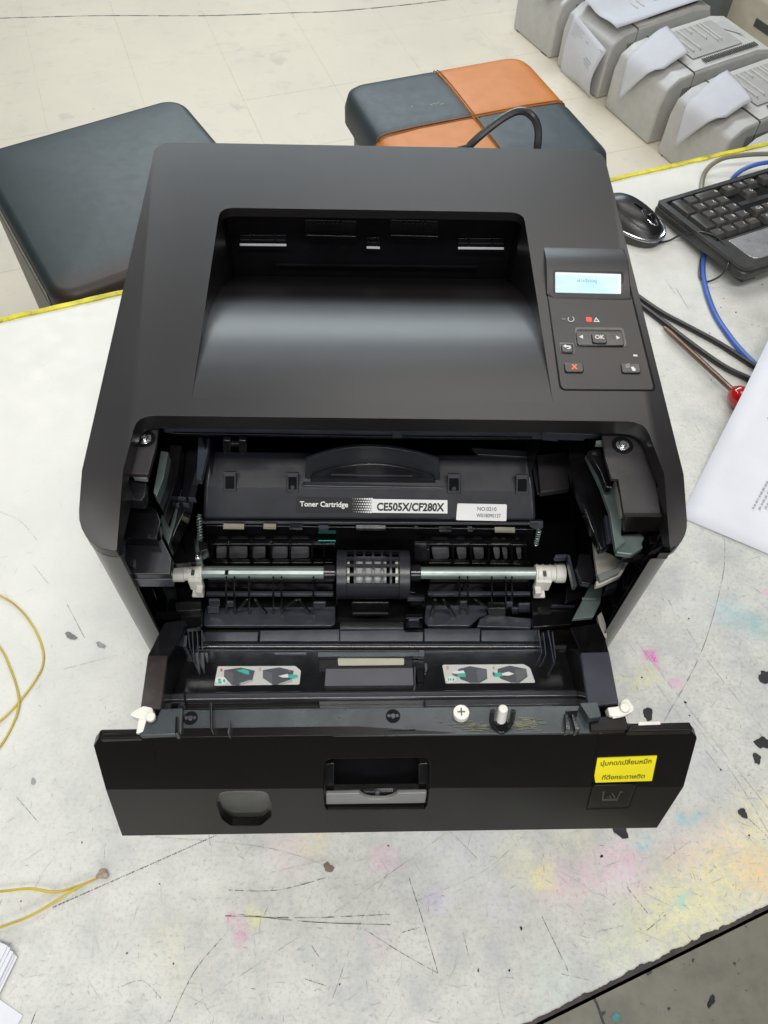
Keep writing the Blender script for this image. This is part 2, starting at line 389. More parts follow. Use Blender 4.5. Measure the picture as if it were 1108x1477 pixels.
# front edge: dark band with a ragged worn border creeping over the laminate
fe = MB(); u = -.6; pts = []; ew = 0.0
while u < 1.0:
    ew = .9*ew+random.gauss(0, .00035); pts.append((u, TF+.0016+abs(ew)+random.uniform(0, .0003)+(.0012 if .62 < u < .70 else 0))); u += random.uniform(.0008, .0026)
top = [tp(a, b, .0006) for a, b in pts]; bot = [tp(a, TF-.0025, .0006) for a, b in pts]
for i in range(len(pts)-1): fe.add([top[i], top[i+1], bot[i+1], bot[i]], [(0, 1, 2, 3)])
fe.prism([tp(-.6, TF-.0025, .0006), tp(1, TF-.0025, .0006), tp(1, TF-.0004, .0006), tp(-.6, TF-.0004, .0006)], (0, 0, -.027))
fe.build('worn_edge', M['grime'], tab, smooth=0)
for lu, ln in ((-1.15, -.2), (1.25, -.2), (-1.15, .48), (1.25, .48)):
    q = tp(lu, ln); MB().box((q.x-.025, q.y-.025, FZ), (q.x+.025, q.y+.025, -.026)).build('leg', M['steel'], tab, bevel=.003)
# long scratches seen in the picture
def strip(mb, pxs, wd, z=.0004):
    ps = [at(x, y, Z=z) for x, y in pxs]; ps = spl(ps, 16)
    for a, b in zip(ps[:-1], ps[1:]):
        if (b-a).length < 1e-6: continue
        if random.random() < .10: continue
        s = Vector((-(b-a).y, (b-a).x, 0)).normalized()*wd*random.uniform(.15, 1.15)*.5
        mb.add([a-s, b-s, b+s, a+s], [(0, 1, 2, 3)])
LONG = [([(325,1321),(440,1324),(562,1319)], .0011, 1), ([(345,1319),(450,1330),(563,1334)], .0010, 1), ([(330,1284),(400,1284),(470,1266)], .0009, 1),
 ([(590,1266),(612,1335),(632,1404)], .0009, 1), ([(525,1340),(580,1375),(632,1404)], .0008, 1), ([(245,1474),(280,1402),(326,1347)], .0009, 1),
 ([(1045,772),(1043,830),(1012,940),(958,1040)], .0008, 1), ([(918,925),(1000,1030),(1108,1165)], .0007, 0), ([(962,862),(1030,965),(1108,1060)], .0006, 0),
 ([(905,925),(985,1040),(1040,1110)], .0006, 0), ([(782,1322),(800,1360),(820,1402)], .0009, 1), ([(668,1345),(676,1378)], .0008, 1),
 ([(1072,1174),(1092,1192),(1112,1212)], .0010, 1), ([(905,1280),(935,1318)], .0010, 1), ([(810,1405),(850,1414)], .0008, 0),
 ([(280,1450),(340,1412),(430,1352)], .0006, 0), ([(470,1325),(560,1262),(660,1190)], .0005, 0), ([(480,1440),(520,1330),(560,1260)], .0005, 0),
 ([(600,1300),(700,1255),(760,1200)], .0005, 0), ([(170,1425),(205,1415),(232,1440)], .0007, 0), ([(440,1412),(470,1422)], .0008, 1),
 ([(97,872),(122,920)], .0008, 0), ([(92,965),(180,942)], .0007, 0), ([(24,1150),(55,1186)], .0008, 0), ([(48,815),(70,842)], .0007, 0),
 ([(0,738),(30,752),(54,780)], .0005, 0), ([(960,403),(975,424)], .0010, 0), ([(975,415),(994,446)], .0010, 0), ([(45,1477),(52,1458)], .0014, 1),
 ([(1000,1040),(1060,1120),(1108,1200)], .0006, 0), ([(640,1190),(690,1240)], .0005, 0), ([(150,1240),(152,1215)], .0006, 0), ([(300,1195),(305,1230)], .0006, 0),
 ([(385,1260),(470,1240)], .0006, 0), ([(200,1205),(380,1222),(480,1252)], .0005, 0), ([(580,1345),(605,1338)], .0009, 1), ([(450,1365),(460,1380)], .0008, 1),
 ([(960,1320),(930,1345)], .001, 1), ([(860,1345),(900,1335)], .0006, 0), ([(1000,1210),(960,1240)], .0006, 0)]
for pts_, wd, dk in LONG:
    mb = MB(); strip(mb, pts_, wd*.5, .0004); mb.build('scratch', M['scrd' if dk else 'scr'], tab, smooth=0, merge=False)
dash = MB()
A_, B_ = Vector((76, 1309)), Vector((312, 1205)); k = 0.0
while k < 1:
    l = random.uniform(.006, .03); a = A_.lerp(B_, k); b = A_.lerp(B_, min(k+l, 1)); strip(dash, [tuple(a), tuple(b)], .0008); k += l+random.uniform(.002, .008)
dash.build('scratch', M['scrd'], tab, smooth=0, merge=False)
for cnt, mt, lmin, lexp, lmax, wds, gmin in ((5200, 'scr', .001, .0016, .012, (.00014, .0002, .0003), .03), (9000, 'scrl', .002, .005, .04, (.00015, .00022, .0003), .10)):
    sc_ = MB()
    for _ in range(cnt):
        u = random.uniform(-.75, .9); n_ = random.uniform(TF, TB); q = tp(u, n_, .0003+random.random()*.00005)
        g = max(0, min(1, (q.x*.62-q.y*.78+.36)/.6))
        if random.random() > gmin+(1-gmin)*g**1.3: continue
        L = min(lmax, lmin+random.expovariate(1/lexp)); a = random.gauss(TA+random.choice([0, .9, -.8, 1.57]), .35)
        d = Vector((math.cos(a), math.sin(a), 0))*L; bend = Vector((-d.y, d.x, 0))*random.uniform(-.06, .06)
        wd = random.choice(wds)*(.35+.65*g); s = Vector((-d.y, d.x, 0)).normalized()*wd
        mid = q+d*.5+bend; ee = q+d
        sc_.add([q, mid-s, mid+s, ee], [(0, 1, 3, 2)])
    o = sc_.build('scratch_marks', M[mt], tab, smooth=0, merge=False); o['kind'] = 'stuff'
def blot(px, py, r, mat='chip', name='chipped_spot', el=1.0, rot=0.0, zz_=.0006, par=None):
    q = at(px, py, Z=zz_); pts = []
    if r < .003 and name == 'chipped_spot': r *= .55
    n = 17; r *= .88
    for k in range(n):
        a = 2*math.pi*k/n; rr = r*random.uniform(.78, 1.12)*(1+.22*math.sin(2*a+px)+.12*math.sin(3*a+py))
        x, y = rr*math.cos(a)*el, rr*math.sin(a); pts.append(q+Vector((x*math.cos(rot)-y*math.sin(rot), x*math.sin(rot)+y*math.cos(rot), 0)))
    MB().prism(pts, (0, 0, -.0004)).build(name, M[mat], par or tab, smooth=0)
for a in ((935,1030,.0056),(1107,976,.0075),(1101,1072,.0068),(1092,1094,.0042),(1072,1173,.0042),(895,1199,.0062),(989,1013,.002),(995,1032,.0012),
          (994,892,.0014),(926,977,.0014),(752,1339,.0022),(676,1175,.0012),(560,1220,.0012),(868,1235,.0024),(690,1400,.0016),(735,1400,.0016),(1040,1110,.0014),(1081,1205,.0014),
          (1060,500,.0016),(1062,450,.0018),(1024,480,.0014),(1044,430,.0010),(1085,468,.0010),(1095,470,.0009),(1040,443,.0011),(1100,410,.0016),(1073,385,.0015),(1078,395,.001),(230,1275,.001),(118,1215,.0012),(30,1300,.001),
          (1026,548,.0012),(490,1420,.0012),(183,1375,.0013),(250,1390,.0012)): blot(*a)
blot(474, 1252, .0042, 'brown', 'brown_fleck')

# ------------------------------------------------------------------ laser printer
pr = thing('laser_printer', 'black laser printer with its front door pulled open, on the scratched white worktable', 'printer', (0, .18, 0))
YA, ZA = -.0085, .2262
def zt(y): return .252+(y-.036)*.0386 if y >= .036 else .252-(.036-y)*.42
TOP = pl3((0, .036, .252), (1, .036, .252), (0, .357, zt(.357)))
CHK = pl3((0, .036, .252), (1, .036, .252), (0, 0, zt(0)))
HW = .1825
nl, nr = on(TOP, 198, 599), on(TOP, 930, 608)
nl2, nr2 = on(TOP, 177, 682), on(TOP, 958, 683); nl2.y = nr2.y = .036
nl3, nr3 = on(CHK, 168, 798), on(CHK, 967, 797)
def arc(cx, cy, r, a0, a1, n=7):
    return [(cx+r*math.cos(math.radians(a0+(a1-a0)*k/n)), cy+r*math.sin(math.radians(a0+(a1-a0)*k/n))) for k in range(n+1)]
tc = MB()
outer = [(-HW, .036)]+arc(-HW+.013, .357-.013, .013, 180, 90)+arc(HW-.013, .357-.013, .013, 90, 0)+[(HW, .036), (nr2.x, .036)]
outer += rnd([(nr2.x, .036), (nr.x, nr.y), (nl.x, nl.y), (nl2.x, .036)], [0, .011, .011, 0])[1:-1]+[(nl2.x, .036)]
# output recess opening
RXL, RXR, RYB, RYF = -.1235, .1085, .2775, .092
hole = [(RXL, RYF), (RXL, .15), (RXL, .21)]+rnd([(RXL, .21), (RXL, RYB), (RXR, RYB), (RXR, .21)], [0, .011, .011, 0])[1:-1]+[(RXR, .21), (RXR, .15), (RXR, RYF)]
def top3(p): return Vector((p[0], p[1], zt(p[1])))
def zb(p, kind):
    if kind == 'hole':
        return zt(p[1])-.0075 if p[1] > RYB-.004 else .17
    return ZA
def addwall(mb, ring, kind, skip=()):
    n = len(ring)
    for i in range(n):
        a, b = ring[i], ring[(i+1) % n]
        if skip and skip(a, b): continue
        za, zb_ = zb(a, kind), zb(b, kind)
        if kind == 'outer' and not (abs(a[0]) > HW-.02 and abs(b[0]) > HW-.02 and (abs(a[0]) > HW-.001 or abs(b[0]) > HW-.001 or a[1] > .33 or a[1] < .03)):
            za = zb_ = None
            za = zt(a[1])-.0125 if a[1] < .3 else ZA; zb_ = zt(b[1])-.0125 if b[1] < .3 else ZA
        if kind == 'hole' and abs(za-zb_) > .03: za = zb_ = max(za, zb_) if a[1] > RYB-.02 else min(za, zb_)
        mb.add([top3(a), top3(b), (b[0], b[1], zb_), (a[0], a[1], za)], [(0, 1, 2, 3)])
rings = [[top3(p) for p in outer], [top3(p) for p in hole]]
tri = tessellate_polygon(rings); tc.add(rings[0]+rings[1], [list(t) for t in tri])
addwall(tc, outer, 'outer', lambda a, b: abs(a[1]-.036) < 1e-5 and abs(b[1]-.036) < 1e-5)
addwall(tc, hole, 'hole', lambda a, b: abs(a[1]-RYF) < 1e-5 and abs(b[1]-RYF) < 1e-5)
armL = [(-HW, .036), (nl2.x, .036), (nl3.x, YA)]+arc(-HW+.022, YA+.022, .022, 270, 180)
armR = [(HW, .036)]+arc(HW-.018, YA+.018, .018, 0, -90)+[(nr3.x, YA), (nr2.x, .036)]
for ring in (armL, armR):
    tc.add([top3(p) for p in ring], [list(range(len(ring)))])
    n = len(ring)
    for i in range(n):
        a, b = ring[i], ring[(i+1) % n]
        if abs(a[1]-.036) < 1e-5 and abs(b[1]-.036) < 1e-5: continue
        tc.add([top3(a), top3(b), (b[0], b[1], ZA), (a[0], a[1], ZA)], [(0, 1, 2, 3)])
    tc.add([(p[0], p[1], ZA) for p in ring], [list(range(len(ring)))])
tc.build('top_cover', M['shell'], pr, bevel=.0013, seg=3, smooth=30)
# output ramp: deep at the back, rolling flush with the top at the front
KN = [(.295, .182), (.278, .193), (.255, .2085), (.23, .2235), (.205, .2355), (.18, .2442), (.155, .2498), (.13, .2526), (.110, .25375), (RYF, zt(RYF))]
prof = [(p.x, p.y) for p in spl([Vector((a, b, 0)) for a, b in KN], 5)]
rm = MB(); nu = 24
vs = []
for (y, z) in prof:
    for i in range(nu+1): vs.append((RXL+(RXR-RXL)*i/nu, y, z))
rm.add(vs, [[j*(nu+1)+i, j*(nu+1)+i+1, (j+1)*(nu+1)+i+1, (j+1)*(nu+1)+i] for j in range(len(prof)-1) for i in range(nu)])
rm.build('output_tray', M['shell'], pr, smooth=60)
# recess side walls continue behind the rim, dark back wall with exit guides
bw = MB(); bw.box((RXL-.004, .296, .16), (RXR+.004, .30, .262)); bw.box((RXL-.004, .2775+.004, .16), (RXL, .296, .25)); bw.box((RXR, .2815, .16), (RXR+.004, .296, .25))
bw.box((RXL-.004, .283, .2545), (RXR+.004, .30, .2565))
bw.build('recess_back_wall', M['cavity'], pr, smooth=0)
Yb = .2935
for xa, xb, yy in ((346, 413, 353), (529, 548, 357), (661, 727, 358)):
    g = MB(); g.pp([(xa, yy-14), (xb, yy-14), (xb, yy), (xa, yy)], hp(Y=Yb), .002)
    for f in (.22, .74): g.pp([(xa+(xb-xa)*f, yy-16), (xa+(xb-xa)*f+2, yy-16), (xa+(xb-xa)*f+2, yy), (xa+(xb-xa)*f, yy)], hp(Y=Yb-.002), .002)
    t_ = g.build('exit_guide', M['inner'], pr, bevel=.0003)
    MB().pp([(xa, yy-1), (xb, yy-.4), (xb, yy+2), (xa, yy+1.4)], hp(Y=Yb-.003), .0008).build('tab_edge', M['tabmetal'], t_)
for xa, xb in ((440, 514), (562, 632)):
    g = MB(); g.pp([(xa, 317), (xb, 319), (xb, 341), (xa, 339)], hp(Y=Yb), .002); g.pp([(xa+2, 339), (xb, 341), (xb, 343), (xa+2, 341)], hp(Y=Yb-.004), .005)
    for k in range(6): x = xa+20+k*6; g.pp([(x, 322), (x+2.5, 322), (x+2.5, 331), (x, 331)], hp(Y=Yb-.003), .004)
    g.build('exit_roller_guide', M['inner'], pr, bevel=.0003)
MB().pp([(398, 382), (690, 385), (690, 387), (398, 384)], hp(Y=Yb-.001), .002).build('exit_rib', M['inner'], pr)

# lower side panels
for side in (-1, 1):
    xi = nl3.x+.0 if side < 0 else HW-.0075
    xo = side*HW
    poly = [(xo, .35)]+([(p[0], p[1]) for p in arc(side*(HW-.021), YA+.0215, .0205, 180 if side < 0 else 0, 270 if side < 0 else -90)])+([(xi, YA+.001), (xi, YA+.0035), (xo-side*.004, .02), (xo-side*.004, .35)] if side < 0 else [(xo-side*.018, YA+.0035), (xo-side*.009, YA+.008), (xo-side*.005, .02), (xo-side*.004, .35)])
    MB().prism([(x, y, ZA-.0020) for x, y in poly], (0, 0, -.2202)).build('side_panel', M['sidep'], pr, bevel=.0008)
    g = MB().prism([(x*.993, y+.002, ZA-.0001) for x, y in poly], (0, 0, -.0022)); g.build('groove', M['cavity'], pr, smooth=0)
MB().box((-.178, .346, .004), (.178, .3555, ZA-.0002)).build('back_panel', M['shell'], pr, bevel=.002)
MB().box((-.172, .02, .004), (.172, .345, .055)).build('base', M['cavity'], pr, bevel=.001)
MB().box((-.172, .004, .004), (.172, .018, .068)).build('paper_cassette', M['panel'], pr, bevel=.001)
for x in (-.16, .16):
    for y in (.04, .33): MB().cyl((x, y, 0), (x, y, .006), .009).build('rubber_foot', M['cavity'], pr)
# chassis box (dark) : roof, rear and side walls behind everything
ch = MB(); ch.box((-.1735, .150, .055), (.1735, .153, .236)); ch.box((-.1765, .02, .055), (-.1735, .15, .205)); ch.box((.1757, .02, .055), (.1775, .15, .205))
ch.build('chassis_box', M['cavity'], pr, smooth=0)

# ---- front cavity, upper edge
bar = MB(); YB = .088
bar.pp([(236, 612), (290, 614), (560, 619), (782, 620), (783, 634), (560, 631), (250, 626), (236, 624)], hp(Y=YB), .004)
bar.build('rear_crossbar', M['highlit'], pr, bevel=.0005)
MB().pp([(250, 625), (438, 628), (560, 630), (768, 632), (768, 635), (560, 633), (438, 631), (250, 628)], hp(Y=YB-.0015), .006).build('crossbar_lip', M['inner'], pr, bevel=.0003)
MB().pp([(566, 618), (580, 618), (580, 632), (566, 632)], hp(Y=YB-.002), .003).build('clip', M['highlit'], pr, bevel=.0003)
MB().pp([(782, 624), (866, 627), (866, 634), (844, 633), (843, 636), (806, 635), (804, 637), (782, 635)], hp(Y=YB-.004), .004).build('crossbar_end', M['highlit'], pr, bevel=.0004)
for xa in (321, 344):
    MB().pp(rnd([(xa, 635), (xa+12, 636), (xa+11, 655), (xa+1, 654)], 2), hp(Y=YB-.006), .004).build('hook', M['inner'], pr, bevel=.0005)
MB().pp([(332, 640), (345, 640), (345, 644), (332, 644)], hp(Y=YB-.005), .003).build('hook_bridge', M['inner'], pr, bevel=.0003)
# left screw ledge
def screw(px, py, Z, r, parent, name='screw', mat='chrome', hole_r=1.55):
    q = at(px, py, Z=Z)
    s = MB().cyl(q-Vector((0, 0, .001)), q+Vector((0, 0, .0006)), r*1.0, 24).build(name, M[mat], parent, bevel=.0003)
    h = MB().cyl(q, q+Vector((0, 0, .0022)), r*.62, 20, r*.5).build('screw_head', M[mat], s, bevel=.0003)
    x = MB(); x.box((q.x-r*.38, q.y-r*.09, q.z+.0021), (q.x+r*.38, q.y+r*.09, q.z+.0024)); x.box((q.x-r*.09, q.y-r*.38, q.z+.0022), (q.x+r*.09, q.y+r*.38, q.z+.0025))
    x.build('cross_slot', M['slot'], s, smooth=0)
    if hole_r:
        ring = [q+Vector((math.cos(a), math.sin(a), 0))*r*hole_r for a in [2*math.pi*k/24 for k in range(24)]]
        MB().prism([p+Vector((0, 0, .0003)) for p in ring], (0, 0, -.001)).build('screw_recess', M['cavity'], parent, smooth=0)
ZS = .238
MB().pp(rnd([(198, 608), (229, 612), (226, 640), (214, 684), (180, 683), (188, 640)], 2), hp(Z=ZS), .004).build('screw_ledge', M['ledgep'], pr, bevel=.0006)
screw(209, 633, ZS+.0002, .0043, pr)
MB().pp([(193, 686), (213, 688), (212, 691), (193, 689)], hp(Z=ZS-.004), .003).build('spring_clip', M['steel'], pr)
MB().pp(rnd([(185, 692), (211, 693), (209, 716), (205, 722), (178, 720)], 2), hp(Z=.226), .010).build('latch_block', M['gloss'], pr, bevel=.0008)
MB().pp([(178, 722), (206, 722), (226, 735), (232, 752), (226, 778), (176, 775)], hp(Z=.205), .010).build('latch_housing', M['inner'], pr, bevel=.0008)
# slanted left rails
MB().pp([(243, 652), (236, 690), (226, 716), (221, 710), (232, 650)], hp(Z=.215), .015).build('guide_rail', M['plate'], pr, bevel=.0005)
MB().pp([(246, 640), (262, 642), (255, 690), (238, 745), (226, 722), (236, 690)], hp(Z=.206), .015).build('guide_rail', M['inner'], pr, bevel=.0006)
MB().pp([(249, 698), (262, 706), (262, 724), (243, 786), (228, 758)], hp(Z=.186), .015).build('guide_rail', M['plate'], pr, bevel=.0005)
MB().pp([(270, 645), (292, 640), (286, 660), (268, 735), (256, 760), (246, 785), (262, 706)], hp(Z=.19), .015).build('guide_rail', M['inner'], pr, bevel=.0006)
MB().pp([(286, 630), (303, 632), (300, 650), (290, 692), (283, 690)], hp(Z=.2), .006).build('cartridge_guide', M['highlit'], pr, bevel=.0006)
for a in (((250, 716), (268, 717)), ((250, 725), (258, 726)), ((264, 725), (272, 726)), ((272, 717), (282, 718))):
    MB().pp([a[0], a[1], (a[1][0], a[1][1]+2), (a[0][0], a[0][1]+2)], hp(Z=.193), .004).build('pin', M['highlit'], pr)
# hinge housing front left
hz = MB(); hz.pp([(176, 778), (228, 757), (232, 772), (248, 805), (246, 828), (186, 828), (180, 812)], hp(Z=.196), .008); hz.build('hinge_housing', M['gloss'], pr, bevel=.001)
MB().pp([(184, 829), (247, 829), (247, 836), (190, 836)], hp(Z=.19), .01).build('hinge_lip', M['highlit'], pr, bevel=.0006)
MB().pp([(174, 800), (178, 770), (181, 771), (179, 806)], hp(Z=.2), .01).build('hinge_rib', M['highlit'], pr, bevel=.0004)
MB().pp([(178, 798), (195, 806), (193, 818), (180, 814)], hp(Z=.198), .01).build('hinge_boss', M['gloss'], pr, bevel=.0006)
# lower left zinc plate + dark frame
MB().pp([(214, 838), (252, 838), (260, 885), (256, 894), (226, 894)], hp(Y=.05), .002).build('chassis_plate', M['plate'], pr, bevel=.0004)
MB().pp([(204, 838), (216, 838), (240, 897), (226, 900)], hp(Y=.03), .004).build('chassis_post', M['inner'], pr, bevel=.0006)
MB().pp([(215, 893), (262, 891), (262, 897), (217, 899)], hp(Y=.02), .006).build('chassis_sill', M['inner'], pr, bevel=.0005)
# ---- right side
ZR = .236
MB().pp(rnd([(868, 622), (925, 625), (938, 640), (954, 745), (900, 742), (892, 691), (882, 690), (873, 660)], [1, 3, 8, 1, 1, 1, 1, 1]), hp(Z=ZR), .003).build('screw_ledge', M['ledgep'], pr, bevel=.0007)
screw(898, 642, ZR+.0002, .0045, pr)
MB().pp([(901, 740), (956, 740), (956, 744), (901, 744)], hp(Z=ZR+.0012), .004).build('ledge_rib', M['highlit'], pr, bevel=.0006)
MB().pp([(900, 745), (957, 745), (960, 767), (899, 767)], hp(Y=on(hp(Z=ZR), 925, 745).y-.001), .003).build('ledge_front', M['panel'], pr, bevel=.0008)
MB().pp([(860, 636), (872, 634), (874, 641), (860, 640)], hp(Z=.232), .003).build('spring_clip', M['steel'], pr)
MB().pp([(848, 650), (866, 646), (880, 690), (884, 704), (874, 702), (866, 680)], hp(Z=.226), .006).build('bracket_tooth', M['inner'], pr, bevel=.0006)
zp = MB(); zp.pp([(845, 656), (862, 660), (876, 702), (888, 700), (898, 745), (896, 772), (904, 780), (888, 792), (880, 740), (866, 700)], hp(Z=.214), .004); zp.build('chassis_plate', M['plate'], pr, bevel=.0005)
MB().pp([(886, 695), (889, 695), (900, 744), (896, 745)], hp(Z=.217), .004).build('plate_edge', M['palep'], pr)
MB().pp(rnd([(893, 771), (926, 769), (930, 776), (926, 783), (928, 790), (912, 800), (890, 797), (887, 785)], 2), hp(Z=.205), .005).build('bent_tab', M['plate'], pr, bevel=.0008)
MB().pp([(896, 797), (930, 799), (928, 806), (898, 805)], hp(Z=.199), .006).build('tab_lip', M['inner'], pr, bevel=.0006)
# big dark swing lever on the right
MB().pp(rnd([(818, 640), (840, 645), (862, 690), (880, 745), (886, 776), (880, 788), (866, 792), (852, 760), (838, 720), (826, 690)], 4), hp(Z=.196), .008).build('swing_lever', M['inner'], pr, bevel=.001)
MB().pp(rnd([(872, 742), (882, 748), (887, 778), (878, 780)], 2), hp(Z=.202), .005).build('lever_pad', M['highlit'], pr, bevel=.0008)
MB().pp([(856, 778), (866, 794), (880, 798), (896, 808), (888, 822), (862, 830), (858, 800)], hp(Z=.165), .004).build('pale_plate', M['palep'], pr, bevel=.0005)
MB().pp([(862, 828), (888, 819), (898, 806), (904, 808), (893, 826), (866, 838)], hp(Z=.172), .006).build('link_arm', M['dgrey'], pr, bevel=.0008)
MB().pp([(860, 838), (868, 834), (892, 824), (903, 808), (907, 811), (896, 830), (868, 843), (860, 845)], hp(Z=.168), .005).build('link_arm_edge', M['palep'], pr, bevel=.0005)
MB().pp([(874, 838), (895, 832), (890, 848), (874, 851)], hp(Z=.16), .01).build('link_block', M['inner'], pr, bevel=.0006)
MB().pp([(852, 842), (870, 846), (866, 870), (856, 890), (826, 893), (840, 866)], hp(Z=.12), .004).build('chassis_plate', M['plate'], pr, bevel=.0005)
MB().pp([(840, 862), (862, 863), (860, 865), (840, 864)], hp(Z=.122), .001).build('plate_step', M['steel'], pr)
MB().pp([(862, 888), (868, 882), (874, 900), (876, 922), (868, 915)], hp(Z=.115), .004).build('pale_strip', M['palep'], pr, bevel=.0004)
# right lower inner wall with ribs
MB().box((.1735, .012, .02), (.1755, .12, .222)).build('side_liner', M['inner'], pr, bevel=.0004)
for z0_ in (.205, .175, .145, .115, .085): MB().box((.1715, .014, z0_), (.1735, .10, z0_+.0014)).build('liner_rib', M['inner'], pr, bevel=.0003)
for y0_ in (.03, .055, .08): MB().box((.1712, y0_, .03), (.1734, y0_+.0014, .215)).build('liner_rib', M['inner'], pr, bevel=.0003)
# gear / spring details
def spring(px0, px1, Z, r, turns, name='spring'):
    a, b = at(*px0, Z=Z), at(*px1, Z=Z-.01); ax = (b-a); t = ax.normalized(); u_ = t.orthogonal().normalized(); v_ = t.cross(u_)
    n = turns*10; pts = [a+ax*(k/n)+(u_*math.cos(2*math.pi*k/10)+v_*math.sin(2*math.pi*k/10))*r for k in range(n+1)]
    MB().tube(pts, .00045, 5).build(name, M['steel'], pr)
spring((287, 742), (289, 778), .16, .0017, 9); spring((778, 764), (773, 786), .155, .0015, 7)
MB().pp([(284, 770), (292, 772), (292, 812), (280, 812)], hp(Z=.128), .003).build('zinc_bracket', M['plate'], pr, bevel=.0004)
screw(285, 802, .1285, .0028, pr, hole_r=0)
MB().pp(rnd([(286, 780), (298, 782), (300, 792), (288, 796)], 2), hp(Z=.135), .012).build('cam_lobe', M['gloss'], pr, bevel=.0006)
for poly, Z, mt in (([(774, 656), (818, 651), (822, 704), (780, 710)], .162, 'ledgep'),
                    ([(836, 798), (852, 800), (860, 832), (852, 842), (838, 840), (832, 820)], .145, 'gloss'),
                    ([(800, 800), (818, 799), (818, 803), (803, 804)], .14, 'highlit'),
                    ([(818, 800), (822, 800), (833, 845), (828, 846)], .138, 'highlit'),
                    ([(818, 846), (840, 842), (846, 862), (816, 866)], .11, 'inner'),
                    ([(765, 860), (830, 866), (826, 900), (770, 905)], .085, 'inner'),
                    ([(256, 848), (292, 846), (290, 905), (262, 908)], .088, 'inner'),
                    ([(252, 868), (290, 867), (290, 880), (254, 882)], .094, 'gloss'),
                    ([(244, 792), (262, 788), (275, 812), (246, 814)], .15, 'inner'),
                    ([(262, 770), (280, 765), (282, 812), (270, 812)], .135, 'inner')):
    MB().pp(rnd(poly, 2), hp(Z=Z), .006).build('drive_housing', M[mt], pr, bevel=.0006)
MB().pp([(796, 872), (830, 873), (830, 875), (796, 874)], hp(Z=.09), .003).build('rail_edge', M['highlit'], pr)
for k in range(5):
    MB().pp([(846+k*3, 700+k*15), (849+k*3, 700+k*15), (853+k*3, 730+k*15), (850+k*3, 730+k*15)], hp(Z=.1975), .003).build('lever_rib', M['inner'], pr, bevel=.0003)

# ---- transfer guide area
YG = .068
up_ = MB(); up_.pp([(296, 758), (770, 764), (772, 822), (296, 820)], hp(Y=.072), .003); up_.build('feed_guide_back', M['inner'], pr, bevel=.0005)
for x0_, x1_, y_, mt in ((322, 352, 760, 'copper'), (380, 398, 760, 'copper'), (418, 436, 761, 'chrome'), (460, 474, 762, 'highlit'), (514, 556, 762, 'chrome'),
                         (634, 652, 764, 'chrome'), (675, 682, 764, 'chrome'), (714, 743, 765, 'copper'), (598, 603, 763, 'chrome')):
    MB().pp([(x0_, y_), (x1_, y_+.5), (x1_, y_+3.5), (x0_, y_+3)], hp(Y=.066), .003).build('contact_strip', M[mt], pr)
MB().pp([(459, 784), (484, 784), (484, 787), (459, 787)], hp(Y=.066), .003).build('green_mark', M['teal'], pr)
MB().pp([(303, 785), (484, 785), (484, 789), (303, 788)], hp(Y=.060), .003).build('guide_bar', M['inner'], pr, bevel=.0005)
MB().pp([(616, 785), (760, 786), (760, 790), (616, 789)], hp(Y=.060), .003).build('guide_bar', M['inner'], pr, bevel=.0005)
for xa, xb in ((312, 327), (331, 357), (365, 383), (393, 415), (419, 446)):
    MB().pp(rnd([(xa, 790), (xb, 790), (xb, 805), (xa, 806)], 2), hp(Y=.0665), .003).build('guide_roller', M['rollr'], pr, bevel=.001)
for x in (304, 328, 361, 389, 417, 449, 466): MB().pp([(x, 785), (x+3, 785), (x+3, 814), (x, 814)], hp(Y=.058), .003).build('guide_fin', M['inner'], pr, bevel=.0004)
for xa, xb in ((622, 648), (658, 673), (682, 698), (711, 721), (724, 732), (744, 752)):
    MB().pp(rnd([(xa, 791), (xb, 791), (xb, 806), (xa+3, 807)], 3), hp(Y=.0665), .003).build('guide_roller', M['rollr'], pr, bevel=.001)
for x in (616, 652, 678, 704, 737, 757): MB().pp([(x, 786), (x+3, 786), (x+3, 816), (x, 814)], hp(Y=.058), .003).build('guide_fin', M['inner'], pr, bevel=.0004)
MB().pp([(303, 812), (480, 812), (480, 832), (303, 832)], hp(Y=.060), .004).build('guide_floor', M['inner'], pr, bevel=.0005)
MB().pp([(612, 812), (765, 814), (765, 834), (612, 832)], hp(Y=.060), .004).build('guide_floor', M['inner'], pr, bevel=.0005)
MB().pp([(598, 785), (616, 785), (616, 793), (620, 793), (620, 810), (598, 810)], hp(Y=.056), .003).build('roller_bracket', M['gloss'], pr, bevel=.0006)
